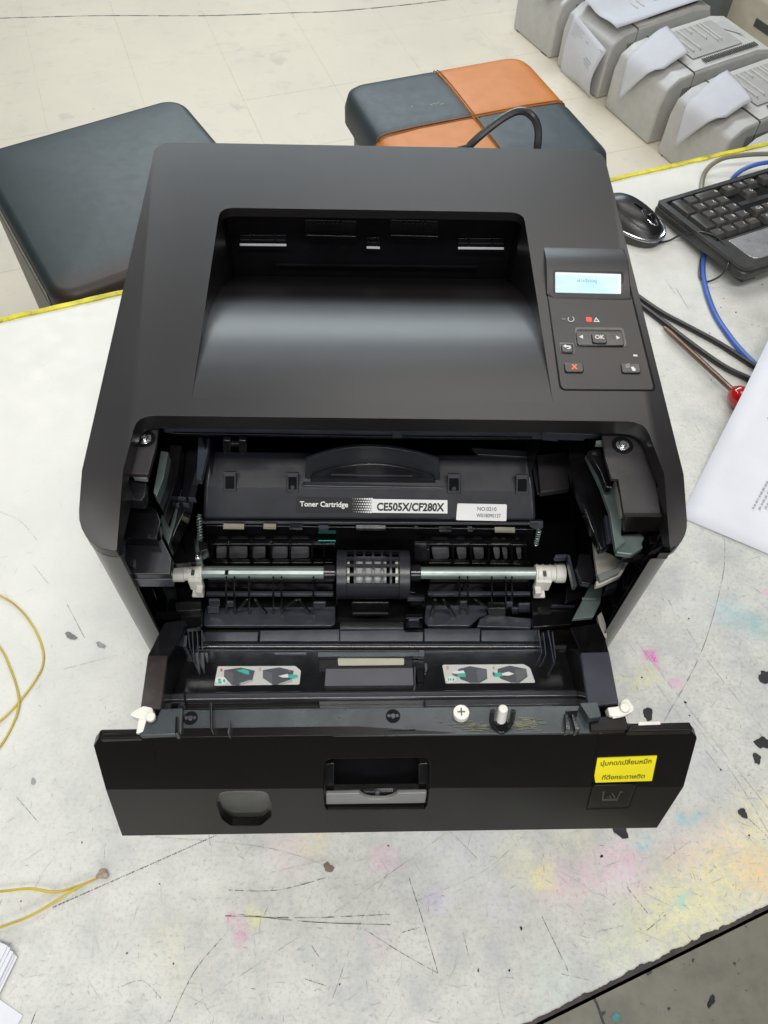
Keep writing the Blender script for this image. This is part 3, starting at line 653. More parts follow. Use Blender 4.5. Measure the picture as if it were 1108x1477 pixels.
# shaft
ZSH = .112
sl, sr = at(286, 825, Z=ZSH), at(776, 827, Z=ZSH); sl.y = sr.y = (sl.y+sr.y)/2
AX = Vector((1, 0, 0))
def axp(px): t = on(hp(Y=sl.y), px, 823); return Vector((t.x, sl.y, ZSH))
sh = MB().cyl(sl, axp(468), .0048, 12).build('shaft', M['steel'], pr, smooth=20)
MB().cyl(axp(607), sr, .0047, 24).build('shaft', M['steel'], pr)
q = axp(328); MB().box((q.x-.0011, q.y-.0045, q.z+.0042), (q.x+.0011, q.y-.0012, q.z+.0056)).build('pin_hole', M['cavity'], pr)
for a, b, r in ((467, 484, .0062), (592, 607, .0066)):
    MB().cyl(axp(a), axp(b), r, 20).build('collar', M['gloss'], pr, bevel=.0006)
MB().cyl(axp(474), axp(488), .0035, 14).build('shaft_neck', M['highlit'], pr)
for s, x0_, x1_, x2_ in ((1, 248, 266, 292), (-1, 816, 802, 773)):
    b = MB().cyl(axp(x0_), axp(x1_), .0074, 24).build('bushing', M['nylon'], pr, bevel=.0006)
    MB().cyl(axp(x1_), axp(x2_), .0064, 24).build('bushing_sleeve', M['nylon'], b, bevel=.0005)
    a_, c_ = axp(x2_), axp(x1_+s*6)
    mbx = MB(); yy = sl.y
    mbx.box((min(a_.x, c_.x), yy-.0085, ZSH-.013), (max(a_.x, c_.x), yy-.004, ZSH+.001))
    mbx.box((min(a_.x, a_.x-s*.005), yy-.014, ZSH-.013), (max(a_.x, a_.x-s*.005), yy-.008, ZSH-.006))
    mbx.box((min(a_.x, a_.x-s*.009), yy-.014, ZSH-.015), (max(a_.x, a_.x-s*.009), yy-.008, ZSH-.0125))
    mbx.build('bushing_tab', M['nylon'], b, bevel=.0008)
    MB().box((a_.x-s*.006-.0012, yy-.006, ZSH+.0058), (a_.x-s*.006+.0012, yy-.0015, ZSH+.0067)).build('slot_mark', M['slot'], b)
    for k in (0.25, .6, .9):
        p_ = axp(x1_+(x2_-x1_)*k); MB().tube([p_+Vector((0, .0066*math.cos(a), .0066*math.sin(a))) for a in [math.pi*i/10 for i in range(11)]], .0005, 5).build('sleeve_rib', M['nylon'], b)
# cage roller
cg0, cg1 = axp(486).x, axp(590.5).x; ca, cb = axp(501).x, axp(575).x; RC = .0185
cc = Vector((0, sl.y-.0005, ZSH-.0015))
def ringpts(x, r, a0=0, a1=360, n=28): return [Vector((x, cc.y+r*math.cos(math.radians(a0+(a1-a0)*k/n)), cc.z+r*math.sin(math.radians(a0+(a1-a0)*k/n)))) for k in range(n+1)]
def band(mb, x0, x1, r0, r1, a0=0, a1=360, n=28):
    A = [ringpts(x0, r1, a0, a1, n), ringpts(x1, r1, a0, a1, n), ringpts(x1, r0, a0, a1, n), ringpts(x0, r0, a0, a1, n)]
    L = n+1; vs = [p for r in A for p in r]; fs = []
    for s_ in range(4):
        for k in range(n): fs.append([s_*L+k, s_*L+k+1, ((s_+1) % 4)*L+k+1, ((s_+1) % 4)*L+k])
    mb.add(vs, fs)
cgo = MB(); band(cgo, cg0, ca, .012, RC); band(cgo, cb, cg1, .012, RC); band(cgo, ca, cb, RC-.0016, RC, 147, 360+46)
cage = cgo.build('roller_cage', M['cart'], pr, bevel=.0005)
xs = [512.3, 525.2, 538, 550.8, 563]
for x in xs:
    g = MB(); band(g, axp(x).x-.0009, axp(x).x+.0009, RC-.0016, RC, 46, 148, 14); g.build('cage_ring', M['cart'], cage, bevel=.0002)
for a in (52, 79, 98, 120, 145):
    g = MB(); band(g, ca, cb, RC-.0016, RC+.0002, a-3.4, a+3.4, 3); g.build('cage_bar', M['cart'], cage, bevel=.0002)
MB().cyl((axp(514).x, cc.y, cc.z), (axp(557).x, cc.y, cc.z), .0135, 28).build('feed_roller', M['greyt2'], cage)
for xp in (502.5, 572): MB().cyl((axp(xp).x-.001, cc.y, cc.z), (axp(xp).x+.001, cc.y, cc.z), .0125, 24).build('roller_flange', M['nylon'], cage)
MB().cyl((cg0, cc.y, cc.z), (cg1, cc.y, cc.z), .006, 16).build('roller_core', M['cavity'], cage)
# below the cage
YC = .03
MB().pp([(485, 855), (600, 855), (600, 903), (485, 903)], hp(Y=.034), .004).build('pad_frame', M['inner'], pr, bevel=.0006)
MB().pp([(488, 856), (590, 856), (588, 865), (490, 865)], hp(Y=.028), .003).build('pad_top', M['gloss'], pr, bevel=.0008)
sp = MB().pp(rnd([(507, 870), (562, 870), (562, 887), (507, 887)], 2), hp(Y=.026), .002).build('separation_pad', M['gloss'], pr, bevel=.0008)
MB().pp([(509, 885), (560, 885), (560, 887), (509, 887)], hp(Y=.0255), .001).build('pad_edge', M['highlit'], sp)
MB().pp([(590, 860), (614, 862), (612, 876), (592, 876)], hp(Y=.026), .003).build('roller_stop', M['inner'], pr, bevel=.0008)
MB().pp([(588, 864), (612, 864), (612, 867), (588, 867)], hp(Y=.025), .001).build('stop_edge', M['highlit'], pr)
# lower guide combs
YL, ZL = .036, .092
def comb(xa, xb, ribs, wedges, poly_low, blocks):
    MB().pp([(xa, 836), (xb, 836), (xb+2, 862), (xa-4, 862)], hp(Y=.042), .004).build('comb_back', M['inner'], pr, bevel=.0005)
    lo = MB().pp(rnd(poly_low, 3), hp(Z=.074), .004).build('comb_plate', M['highlit'], pr, bevel=.001)
    xr = sorted([xa-4]+ribs+[xb+2])
    for a, b in zip(xr[:-1], xr[1:]):
        if b-a > 6: MB().pp([(a+1, 857.5), (b-1, 857.5), (b-1, 861), (a+1, 861)], hp(Y=.035), .003).build('comb_edge', M['highlit'], pr, bevel=.0006)
    for x in ribs:
        c = 543
        MB().pp([(x-1.3, 836), (x+1.3, 836), (x+1.8, 890), (x-1, 890)], hp(Y=.027), .003).build('comb_rib', M['inner'], pr, bevel=.0004)
    for (x0_, y0_, x1_, y1_) in wedges:
        MB().pp([(x0_-2.2, y0_), (x0_+2.2, y0_), (x1_+2.8, y1_), (x1_-2.8, y1_)], hp(Y=.025), .002).build('comb_wedge', M['gloss'], pr, bevel=.0005)
    for (x0_, y0_, x1_, y1_) in blocks:
        MB().pp([(x0_, y0_), (x1_, y0_), (x1_, y1_), (x0_, y1_)], hp(Y=.026), .002).build('comb_block', M['highlit'], pr, bevel=.0006)
comb(300, 480, [326, 338, 359, 394, 406, 452], [(356, 866, 342, 882), (368, 866, 383, 886), (428, 866, 408, 880), (432, 866, 446, 886)],
     [(296, 876), (484, 874), (484, 900), (478, 903), (294, 903), (293, 892)], [(301, 866, 317, 875), (327, 869, 337, 876), (452, 870, 470, 876), (299, 876, 316, 885)])
comb(620, 765, [663, 675, 710, 730, 739], [(628, 866, 622, 892), (640, 866, 655, 890), (686, 866, 706, 880)],
     [(614, 872), (700, 872), (704, 886), (692, 890), (678, 903), (618, 903), (612, 897)], [(664, 869, 674, 876), (731, 870, 740, 876), (738, 878, 748, 886), (748, 872, 765, 884)])
MB().pp([(704, 878), (730, 878), (730, 896), (706, 896)], hp(Y=.024), .006).build('comb_block', M['inner'], pr, bevel=.0008)
MB().pp([(692, 893), (704, 886), (768, 892), (766, 906), (688, 904)], hp(Z=.078), .004).build('comb_plate', M['highlit'], pr, bevel=.0008)
MB().pp([(585, 892), (610, 892), (610, 909), (585, 909)], hp(Y=.018), .004).build('stop_cup', M['inner'], pr, bevel=.0006)
MB().pp([(589, 895), (605, 895), (605, 905), (589, 905)], hp(Y=.016), .003).build('stop_insert', M['highlit'], pr, bevel=.0008)
# front sill blocks
ZF_ = .094
for poly, z_, mt in (([(295, 911), (373, 911), (372, 927), (294, 927)], ZF_, 'highlit'), ([(375, 909), (490, 907), (490, 925), (374, 926)], ZF_, 'highlit'),
                     ([(490, 896), (583, 896), (583, 908), (490, 908)], ZF_+.002, 'inner'), ([(490, 909), (584, 908), (584, 911), (611, 911), (611, 925), (490, 925)], ZF_+.001, 'highlit'),
                     ([(612, 906), (693, 906), (693, 925), (612, 925)], ZF_, 'highlit'), ([(694, 908), (776, 908), (777, 927), (694, 927)], ZF_, 'highlit')):
    b = MB().pp(poly, hp(Z=z_), .012).build('sill_block', M[mt], pr, bevel=.0007)
a_, b_ = at(292, 933, Z=.094), at(782, 934, Z=.094); b_.y = a_.y
MB().cyl(a_, b_, .0042, 16).build('sill_roller', M['gloss'], pr)
for a_ in ((1026, 1444, .006, 'chip'), (936, 1400, .005, 'scrd'), (890, 1468, .006, 'tealp'), (870, 1462, .003, 'scrd'), (1060, 1390, .002, 'scrd'), (1000, 1385, .002, 'scrd'), (965, 1455, .002, 'scrd')):
    blot(a_[0], a_[1], a_[2], a_[3], 'floor_spot', 1.6, .9, FZ+.0008, fl)
sk_ = MB(); pts_ = [at(x, y, Z=FZ+.0006) for x, y in ((853, 1432), (862, 1450), (872, 1480))]; sk_.tube(pts_, .002, 4); sk_.build('floor_streak', M['scrd'], fl, smooth=0)
blot(102, 917, .0035, 'scr', 'grey_smudge', 1.6, -.5); blot(145, 930, .0028, 'scr', 'grey_smudge', 1.8, -.7); blot(48, 1127, .0026, 'scr', 'grey_smudge')

# ------------------------------------------------------------------ front door (pulled open)
door = thing.__globals__['bpy'].data.objects.new('front_door', None); C.objects.link(door); door.parent = pr; RL['front_door'] = RL['laser_printer']
TL, TR = (-.1758, -.0983, .1601), (.189, -.0967, .1733)
PU = pl3(TL, TR, Vector(TL)+Vector((0, -.54, -1)))
CL, CR = on(PU, 151, 1139), on(PU, 986, 1135)
PL_ = pl3(CL, CR, Vector(CL)+Vector((0, -.26, -1)))
LED = pl3(TL, TR, Vector(TL)+Vector((0, .05, -.006)))
def dz(x): return (x/IW-.5)*.012
# inner floor of the door, gloss black
ZD = .097
MB().pp([(236, 938), (838, 936), (846, 1030), (226, 1030)], hp(Z=ZD), .004).build('inner_floor', M['inner'], door, bevel=.0006)
MB().pp([(240, 936), (600, 938.5), (600, 940), (240, 938)], hp(Z=ZD+.002), .004).build('floor_edge', M['highlit'], door, bevel=.0003)
MB().pp([(612, 939.5), (785, 936), (785, 939), (612, 941)], hp(Z=ZD+.002), .004).build('floor_edge', M['highlit'], door, bevel=.0003)
MB().pp([(396, 941), (442, 941), (442, 944), (396, 944)], hp(Z=ZD+.001), .002).build('floor_step', M['highlit'], door)
# centre bracket
MB().pp([(458, 940), (607, 940), (607, 946.5), (458, 947.5)], hp(Z=ZD+.006), .005).build('bracket_bar', M['highlit'], door, bevel=.0005)
MB().pp([(604, 937), (613, 937), (613, 947), (604, 947)], hp(Z=ZD+.0065), .006).build('bracket_end', M['highlit'], door, bevel=.0006)
MB().pp([(460, 948), (596, 948), (596, 964), (460, 964)], hp(Z=ZD+.003), .003).build('bracket_floor', M['panel'], door, bevel=.0004)
MB().pp(rnd([(487, 949.5), (583, 949.5), (583, 959), (488, 960)], 2), hp(Z=ZD+.0036), .0006).build('beige_strip', M['beige'], door)
MB().pp([(470, 964), (596, 963), (597, 988.5), (468, 989.5)], hp(Z=ZD+.0045), .005).build('pad_holder', plastic('mid_grey_matte', (.10, .10, .115), .55, .06, .1, 900), door, bevel=.0006)
MB().pp([(597, 962), (600, 962), (600, 989), (597, 989)], hp(Z=ZD+.005), .005).build('holder_side', M['gloss'], door, bevel=.0003)
MB().pp(rnd([(600, 965), (612, 964), (612, 984), (602, 984)], 2), hp(Z=ZD+.004), .004).build('holder_latch', M['cavity'], door, bevel=.0006)
MB().pp(rnd([(612, 956), (616, 956), (617, 966), (613, 967)], 1.5), hp(Z=ZD+.0045), .004).build('latch_tooth', M['highlit'], door, bevel=.0004)
for k in range(4): MB().pp([(446+k*3, 962), (448+k*3, 962), (448+k*3, 975), (446+k*3, 975)], hp(Z=ZD+.0006), .001).build('floor_rib', M['inner'], door)
# instruction stickers
def sticker(poly, labels, figs):
    P0 = hp(Z=ZD+.0006)
    s = MB().pp(rnd(poly, 2), P0, .0004).build('instruction_sticker', M['sticker'], door)
    for txt, quad in labels: text_mb(txt, quad, up(P0, .0004), .02).build('step_number', M['redp'], s, smooth=0)
    for poly_, mt, h in figs: MB().pp(poly_, up(P0, h), .0002).build('printed_figure', M[mt], s, smooth=0)
    return s
def Z1(x, y): return (300+x*150/1108, 950+y*50/369)
def Z2(x, y): return (630+x*160/1108, 950+y*50/346)
def zz(f, l): return [f(*p) for p in l]
def ell(cx, cy, rx, ry, n=18): return [(cx+rx*math.cos(2*math.pi*k/n), cy+ry*math.sin(2*math.pi*k/n)) for k in range(n)]
M['figd'] = plastic('print_dark_grey', (.075, .08, .095), .5, .1); M['figm'] = plastic('print_mid_grey', (.12, .125, .14), .5, .1); M['figl'] = plastic('print_light', (.42, .42, .43), .5, .05)
sticker(zz(Z1, [(105, 82), (930, 78), (990, 128), (975, 275), (65, 288)]),
        [('1', zz(Z1, [(128, 138), (152, 138), (156, 105), (132, 105)])), ('2', zz(Z1, [(540, 128), (566, 128), (570, 96), (544, 96)]))],
        [(zz(Z1, [(172, 122), (350, 95), (500, 128), (470, 235), (320, 285), (255, 280), (170, 190)]), 'figd', .0005), (zz(Z1, [(175, 125), (270, 155), (262, 275), (172, 192)]), 'figm', .0007),
         (zz(Z1, [(330, 265), (450, 225), (480, 235), (370, 278)]), 'figl', .0007), (zz(Z1, [(300, 125), (380, 112), (440, 130), (440, 158), (400, 162), (340, 140)]), 'teal', .0009), (zz(Z1, [(370, 158), (440, 160), (435, 172)]), 'teal', .0009),
         (zz(Z1, ell(140, 232, 65, 38)), 'white', .0005), (zz(Z1, ell(122, 225, 18, 14)), 'teal', .0007), (zz(Z1, ell(128, 252, 22, 12)), 'teal', .0007), (zz(Z1, ell(172, 236, 14, 18)), 'teal', .0007),
         (zz(Z1, [(585, 122), (760, 92), (915, 130), (890, 220), (745, 278), (700, 280), (585, 205)]), 'figd', .0005), (zz(Z1, [(588, 122), (680, 152), (690, 278), (588, 205)]), 'figm', .0007),
         (zz(Z1, [(745, 272), (880, 222), (905, 240), (790, 275)]), 'figl', .0007), (zz(Z1, [(750, 185), (850, 162), (860, 200), (800, 202)]), 'white', .0009), (zz(Z1, [(855, 170), (950, 168), (960, 195), (900, 215), (862, 200)]), 'teal', .0009), (zz(Z1, ell(868, 130, 8, 6)), 'redp', .0009)])
sticker(zz(Z2, [(55, 62), (870, 55), (935, 95), (985, 240), (90, 248)]),
        [('3', zz(Z2, [(98, 108), (120, 108), (118, 78), (96, 78)])), ('4', zz(Z2, [(556, 106), (580, 106), (578, 76), (554, 76)]))],
        [(zz(Z2, [(215, 105), (330, 75), (500, 105), (505, 200), (430, 240), (340, 242), (240, 205), (210, 150)]), 'figd', .0005), (zz(Z2, [(400, 110), (495, 108), (498, 198), (410, 230)]), 'figm', .0007),
         (zz(Z2, [(155, 130), (270, 118), (282, 145), (170, 150)]), 'white', .0009), (zz(Z2, [(155, 145), (210, 155), (210, 180), (165, 165)]), 'figm', .0008), (zz(Z2, [(208, 150), (290, 148), (288, 185), (210, 182)]), 'teal', .0009),
         (zz(Z2, ell(142, 208, 50, 32)), 'white', .0005), (zz(Z2, [(108, 195), (120, 195), (130, 218), (116, 220)]), 'teal', .0007), (zz(Z2, [(130, 195), (142, 195), (152, 218), (138, 220)]), 'teal', .0007), (zz(Z2, ell(168, 208, 10, 14)), 'teal', .0007),
         (zz(Z2, [(610, 102), (730, 70), (895, 102), (908, 180), (830, 238), (745, 238), (640, 200), (610, 150)]), 'figd', .0005), (zz(Z2, [(780, 110), (892, 106), (902, 180), (800, 232)]), 'figm', .0007),
         (zz(Z2, [(640, 150), (720, 130), (775, 152), (720, 170), (650, 166)]), 'white', .0009), (zz(Z2, [(575, 145), (650, 138), (655, 178), (580, 178)]), 'teal', .0009), (zz(Z2, [(560, 132), (580, 138), (580, 175), (560, 160)]), 'figd', .0009)])
# rounded lip bar
M['lip'] = plastic('lip_plastic', (.03, .03, .036), .22, .15, .05, 900, .05)
MB().pp([(233, 1000), (268, 997), (835, 993), (838, 1006), (268, 1012), (232, 1013)], hp(Z=ZD+.010), .012).build('lip_bar', M['lip'], door, bevel=.0025, seg=3)
MB().pp([(612, 1009), (832, 1005), (838, 1016), (614, 1019)], hp(Z=ZD+.008), .010).build('lip_step', M['lip'], door, bevel=.0008)
MB().pp([(268, 1013), (460, 1012), (460, 1020), (268, 1024)], hp(Z=ZD+.006), .010).build('lip_step', M['panel'], door, bevel=.0008)
MB().pp([(265, 997), (268, 997), (268, 1013), (265, 1013)], hp(Z=ZD+.0108), .01).build('lip_joint', M['cavity'], door)
# fins
for xa, ya, xb, yb in ((276, 907, 279, 955), (283, 910, 286, 953), (290, 909, 291, 938), (270, 908, 273, 935)):
    MB().pp([(xa, ya), (xa+2, ya), (xb+1.6, yb), (xb, yb)], hp(Z=ZD+.012), .014).build('fin', M['highlit'], door, bevel=.0003)
for xa, ya, xb, yb in ((790, 909, 799, 957), (796, 911, 801, 950), (783, 912, 787, 945), (776, 908, 781, 942)):
    MB().pp([(xa, ya), (xa+2, ya), (xb+1.6, yb), (xb, yb)], hp(Z=ZD+.012), .014).build('fin', M['highlit'], door, bevel=.0003)
MB().pp(rnd([(252, 920), (270, 916), (269, 932), (256, 934), (246, 938)], 2), hp(Z=ZD+.014), .014).build('gloss_lug', M['highlit'], door, bevel=.001)
# side arms sloping up from the chassis to the door panel
ARM = pl3((0, .012, .112), (1, .012, .112), (0, -.088, .150))
MB().pp([(237, 897), (268, 894), (262, 915), (242, 950), (232, 1024), (202, 1022), (213, 944)], ARM, .03).build('door_arm', M['gloss'], door, bevel=.0012)
MB().pp([(213, 945), (242, 945), (232, 1022), (203, 1021)], up(ARM, .0008), .004).build('arm_plate', plastic('worn_arm_plastic', (.045, .036, .036), .38, .25, .1, 600, .2), door, bevel=.0008)
MB().pp([(822, 905), (864, 898), (874, 920), (880, 944), (893, 1018), (850, 1022), (840, 946)], ARM, .03).build('door_arm', M['inner'], door, bevel=.0012)
MB().pp([(838, 941), (879, 940), (893, 1014), (849, 1018)], up(ARM, .0015), .004).build('arm_plate', plastic('blue_grey_arm', (.075, .078, .098), .36, .12, .1, 600, .05), door, bevel=.0008)
# ledge along the top of the door
MB().pp([(236, 1024), (862, 1017), (870, 1056.5), (212, 1066)], LED, .02).build('top_ledge', M['ledge'], door, bevel=.0006)
LU = up(LED, .0006)
def lbox(poly, h, mat, name, bev=.0005, drop=0):
    return MB().pp(poly, up(LED, h), h+.004+drop).build(name, M[mat], door, bevel=bev)
lbox([(232, 1022), (264, 1020), (262, 1058), (250, 1060), (200, 1062), (205, 1040), (224, 1038)], .004, 'ledge', 'ledge_end_block', .0012)
lbox([(253, 1034), (257, 1033), (258, 1058), (252, 1059)], .007, 'inner', 'ledge_rib')
lbox(rnd([(836, 1014), (862, 1012), (868, 1034), (850, 1036)], 3), .008, 'ledge', 'ledge_end_block', .002)
lbox([(850, 1034), (902, 1030), (908, 1052), (852, 1054)], .003, 'panel', 'ledge_end_block', .001)
lbox([(814, 1030), (820, 1028), (824, 1052), (816, 1053)], .005, 'inner', 'ledge_rib'); lbox([(824, 1030), (828, 1029), (838, 1052), (830, 1053)], .005, 'inner', 'ledge_rib')
MB().pp([(815, 1026), (834, 1025), (832, 1034), (820, 1035)], LU, .001).build('ledge_slot', M['cavity'], door, smooth=0)
lbox([(328, 1058), (330, 1038), (332, 1038), (331, 1059)], .006, 'highlit', 'ledge_fin', .0003)
lbox([(303, 1052), (302, 1012), (306, 1011), (307, 1052)], .010, 'gloss', 'ledge_post', .001)
lbox([(600, 1052), (560, 1053), (560, 1052.5), (600, 1051.5)], .001, 'highlit', 'ledge_mark', .0002)
# painted wear on the ledge: pale yellowish rubbed patches
for poly in ([(648, 1047), (700, 1044), (735, 1046), (760, 1040), (768, 1034), (775, 1038), (762, 1049), (730, 1053), (690, 1054), (650, 1055)],):
    pass
wr = MB()
for _ in range(110):
    x = random.choice([random.gauss(680, 18), random.gauss(745, 16), random.gauss(762, 10)]); y = random.gauss(1048, 4) if x < 720 else random.gauss(1043, 5)
    if y > 1055 or y < 1030: continue
    l = random.uniform(3, 14); wr.pp([(x, y), (x+l, y-.4), (x+l, y+random.uniform(.2, .9)), (x, y+.5)], LU, .0003)
o = wr.build('rubbed_wear', plastic('rubbed_pale', (.17, .17, .11), .45, .4), door, smooth=0, merge=False); o['kind'] = 'stuff'
# holes and screw discs on the ledge
def lc(px, py, h): return on(up(LED, h), px, py)
def ldisc(px, py, r, h, mat, name, parent=door, r2=None):
    a = lc(px, py, 0)
    return MB().cyl(a-LED[1]*.001, a+LED[1]*h, r, 24, r2).build(name, M[mat], parent, bevel=min(.0006, h*.3))
d_ = ldisc(665, 1031, .0050, .004, 'nylon', 'white_disc'); a = lc(665, 1031, 0)+LED[1]*.0041
b = MB(); b.box((a.x-.0024, a.y-.0004, a.z-.0006), (a.x+.0024, a.y+.0004, a.z+.0002)); b.box((a.x-.0004, a.y-.0024, a.z-.0007), (a.x+.0004, a.y+.0024, a.z+.0003)); b.build('cross_slot', M['slot'], d_)
for px, py in ((567, 1033), (275, 1036)):
    h_ = ldisc(px, py, .0044, .0006, 'cavity', 'ledge_hole'); ldisc(px, py+1, .0018, .0016, 'highlit', 'hole_post', h_)
    ldisc(px-6, py, .0012, .001, 'highlit', 'hole_lug', h_); ldisc(px+6, py, .0012, .001, 'highlit', 'hole_lug', h_)
# white peg standing in a dark U bracket
a = lc(722, 1042, 0)
ub = MB(); pts = [a+Vector((-.0062, .003, .012)), a+Vector((-.0060, -.001, .004)), a+Vector((-.003, -.004, .001)), a+Vector((.003, -.004, .001)), a+Vector((.0060, -.001, .004)), a+Vector((.0062, .003, .012))]
ub.tube(spl(pts, 5), .0016, 8); u_ = ub.build('u_bracket', M['gloss'], door)
MB().cyl(a+Vector((0, 0, -.001)), a+Vector((0, .004, .014)), .0033, 12, .0030).build('white_peg', M['nylon'], door, bevel=.0008)
MB().cyl(a+Vector((0, -.003, -.001)), a+Vector((0, -.003, .003)), .0046, 20).build('peg_cup', M['inner'], door, bevel=.0008)
# white hinge clips at both ends
for poly, poly2, Zc in (([(190, 1027), (207, 1018), (220, 1021), (222, 1034), (212, 1038), (198, 1036), (187, 1032)], [(200, 1036), (212, 1036), (206, 1056), (196, 1058)], .166),
                        ([(876, 1020), (893, 1018), (898, 1008), (906, 1006), (916, 1020), (914, 1026), (900, 1033), (880, 1033)], [(884, 1026), (896, 1024), (897, 1034), (884, 1036)], .176)):
    k_ = MB().pp(rnd(poly, 3), hp(Z=Zc), .007).build('white_clip', M['nylon'], door, bevel=.0014)
    MB().pp(rnd(poly2, 2), hp(Z=Zc-.001), .005).build('clip_tongue', M['nylon'], k_, bevel=.001)
    q_ = on(hp(Z=Zc+.0005), *(poly[2])); MB().cyl(q_+Vector((0, -.006, -.001)), q_+Vector((0, -.006, .002)), .003, 16).build('clip_boss', M['nylon'], k_, bevel=.0006)
# door panel skin: upper face and lower face folded at the crease, with pockets
def skin(poly, pl, holes, depth, name, bev=.0009):
    return MB().pp(poly, pl, depth, holes).build(name, M['panel'], door, bevel=bev)
hn = [(466, 1137.2), (467, 1104), (472, 1097), (479, 1095), (608, 1093), (616, 1095), (620, 1101), (620, 1135.6)]
upper = rnd([(135, 1076), (142, 1065.5), (217, 1064)], [0, 3, 0])+[(863, 1055.5)]+rnd([(996, 1053.5), (1006, 1064), (986, 1135)], [4, 3, 0])+[(620, 1135.6)]+hn[:0:-1]+[(466, 1137.2), (152, 1139.5)]
# crease points lie on the line CL-CR
def crease(px):
    q = on(PU, px, 1137); t = (q.x-CL[0])/(CR[0]-CL[0]); return Vector(CL).lerp(Vector(CR), t)
def fixc(poly, pl):
    out = []
    for p in poly:
        if abs(p[1]-1137.3) < 3 : out.append(crease(p[0]))
        else: out.append(on(pl, *p))
    return out
NU, NL = PU[1], PL_[1]
nd = Vector((0, .006, -.0012))
lowp = [(152, 1139.5), (466, 1137.2), (468, 1162), (472, 1169), (612, 1168), (617, 1160), (620, 1135.6), (986, 1135)]+rnd([(948, 1194.5)], 0)+[(176, 1206)]
tp_hole = rnd([(322, 1142), (382, 1140.8), (392, 1178), (374, 1191), (334, 1192), (316, 1172)], [7, 7, 5, 7, 7, 5])
tp_hole = rnd([(312, 1158), (318, 1144), (330, 1141.5), (374, 1141), (386, 1144), (392, 1165), (392, 1178), (376, 1191), (334, 1192), (320, 1182)], 4, 2)
dp = MB()
dp.prism(fixc(upper, PU), nd)
dp.prism(fixc(lowp, PL_), nd, [[on(PL_, *p) for p in tp_hole]])
dp.build('door_panel', M['panel'], door, bevel=.0010, seg=2, smooth=30)
# thumb pocket bowl
bo = [on(PL_, *p) for p in tp_hole]; n = len(bo); tpk = MB()
def bowl(sx, sy, d0, d1):
    out = []
    for p in tp_hole:
        t = max(0, min(1, (p[1]-1141)/51)); q_ = (353+(p[0]-353)*sx, 1143+(p[1]-1141)*sy)
        out.append(on((PL_[0]+Vector((0, d0+(d1-d0)*t, 0)), PL_[1]), *q_))
    return out
inn2 = bowl(.96, .82, .001, .009); inner = bowl(.88, .74, .003, .0125)
tpk.add(bo+inn2+inner, [[i, (i+1) % n, n+(i+1) % n, n+i] for i in range(n)]+[[n+i, n+(i+1) % n, 2*n+(i+1) % n, 2*n+i] for i in range(n)]+[list(range(2*n, 3*n))])
tpk.build('thumb_pocket', plastic('pocket_sheen_grey', (.14, .14, .13), .35, .08, .1, 1500, spec=.6), door, smooth=50)  # paler than the door, the table's reflection is put into its colour
# handle pocket: back wall, side cheeks, latch bar
pk = MB(); back = Vector((0, .030, .004))
ring = [on(PU, *p) for p in hn[1:-1]]
MB().pp([(440, 1085), (640, 1083), (640, 1130), (440, 1132)], (PU[0]+Vector((0, .028, 0)), PU[1]), .002).build('pocket_back', M['cavity'], door, smooth=0)
MB().pp([(440, 1120), (640, 1118), (640, 1178), (440, 1180)], (PL_[0]+Vector((0, .0235, 0)), PL_[1]), .002).build('pocket_back', M['cavity'], door, smooth=0)
for x0_, x1_ in ((468, 482), (604, 618)):
    MB().pp([(x0_, 1102), (x1_, 1101), (x1_, 1146), (x0_, 1147)], (PU[0]+Vector((0, .012, 0)), PU[1]), .01).build('pocket_cheek', M['inner'], door, bevel=.0006)
PH = (PL_[0]+Vector((0, .003, 0)), PL_[1])
hd = bpy.data.objects.new('handle', None); C.objects.link(hd); hd.parent = door; RL[hd.name] = RL['front_door']
M['hbar'] = plastic('handle_grey', (.20, .20, .195), .38, .08, .1, 900)
MB().pp([(470, 1146), (518, 1145), (528, 1151), (536, 1153), (556, 1153), (566, 1150), (574, 1145), (616, 1144), (614, 1159), (470, 1161)], PH, .003).build('handle_bar', M['hbar'], hd, bevel=.0009)
MB().pp([(470, 1162), (614, 1160), (612, 1166), (470, 1168)], (PH[0]+Vector((0, .002, 0)), PH[1]), .004).build('handle_lower_lip', M['hbar'], hd, bevel=.0008)
MB().pp([(468, 1143), (520, 1142), (522, 1146), (470, 1147)], (PH[0]+Vector((0, .003, 0)), PH[1]), .002).build('handle_ridge', M['highlit'], hd, bevel=.0005)
MB().pp([(572, 1142), (616, 1141), (616, 1145), (570, 1146)], (PH[0]+Vector((0, .003, 0)), PH[1]), .002).build('handle_ridge', M['highlit'], hd, bevel=.0005)
MB().pp(rnd([(522, 1143), (570, 1142), (566, 1150), (556, 1155), (536, 1155), (526, 1151)], 3), (PH[0]+Vector((0, .004, 0)), PH[1]), .003).build('latch_cup', M['gloss'], hd, bevel=.0008)
MB().pp([(541, 1143), (548, 1143), (548, 1151), (541, 1151)], (PH[0]+Vector((0, .003, 0)), PH[1]), .002).build('latch_pin', M['highlit'], hd, bevel=.0006)
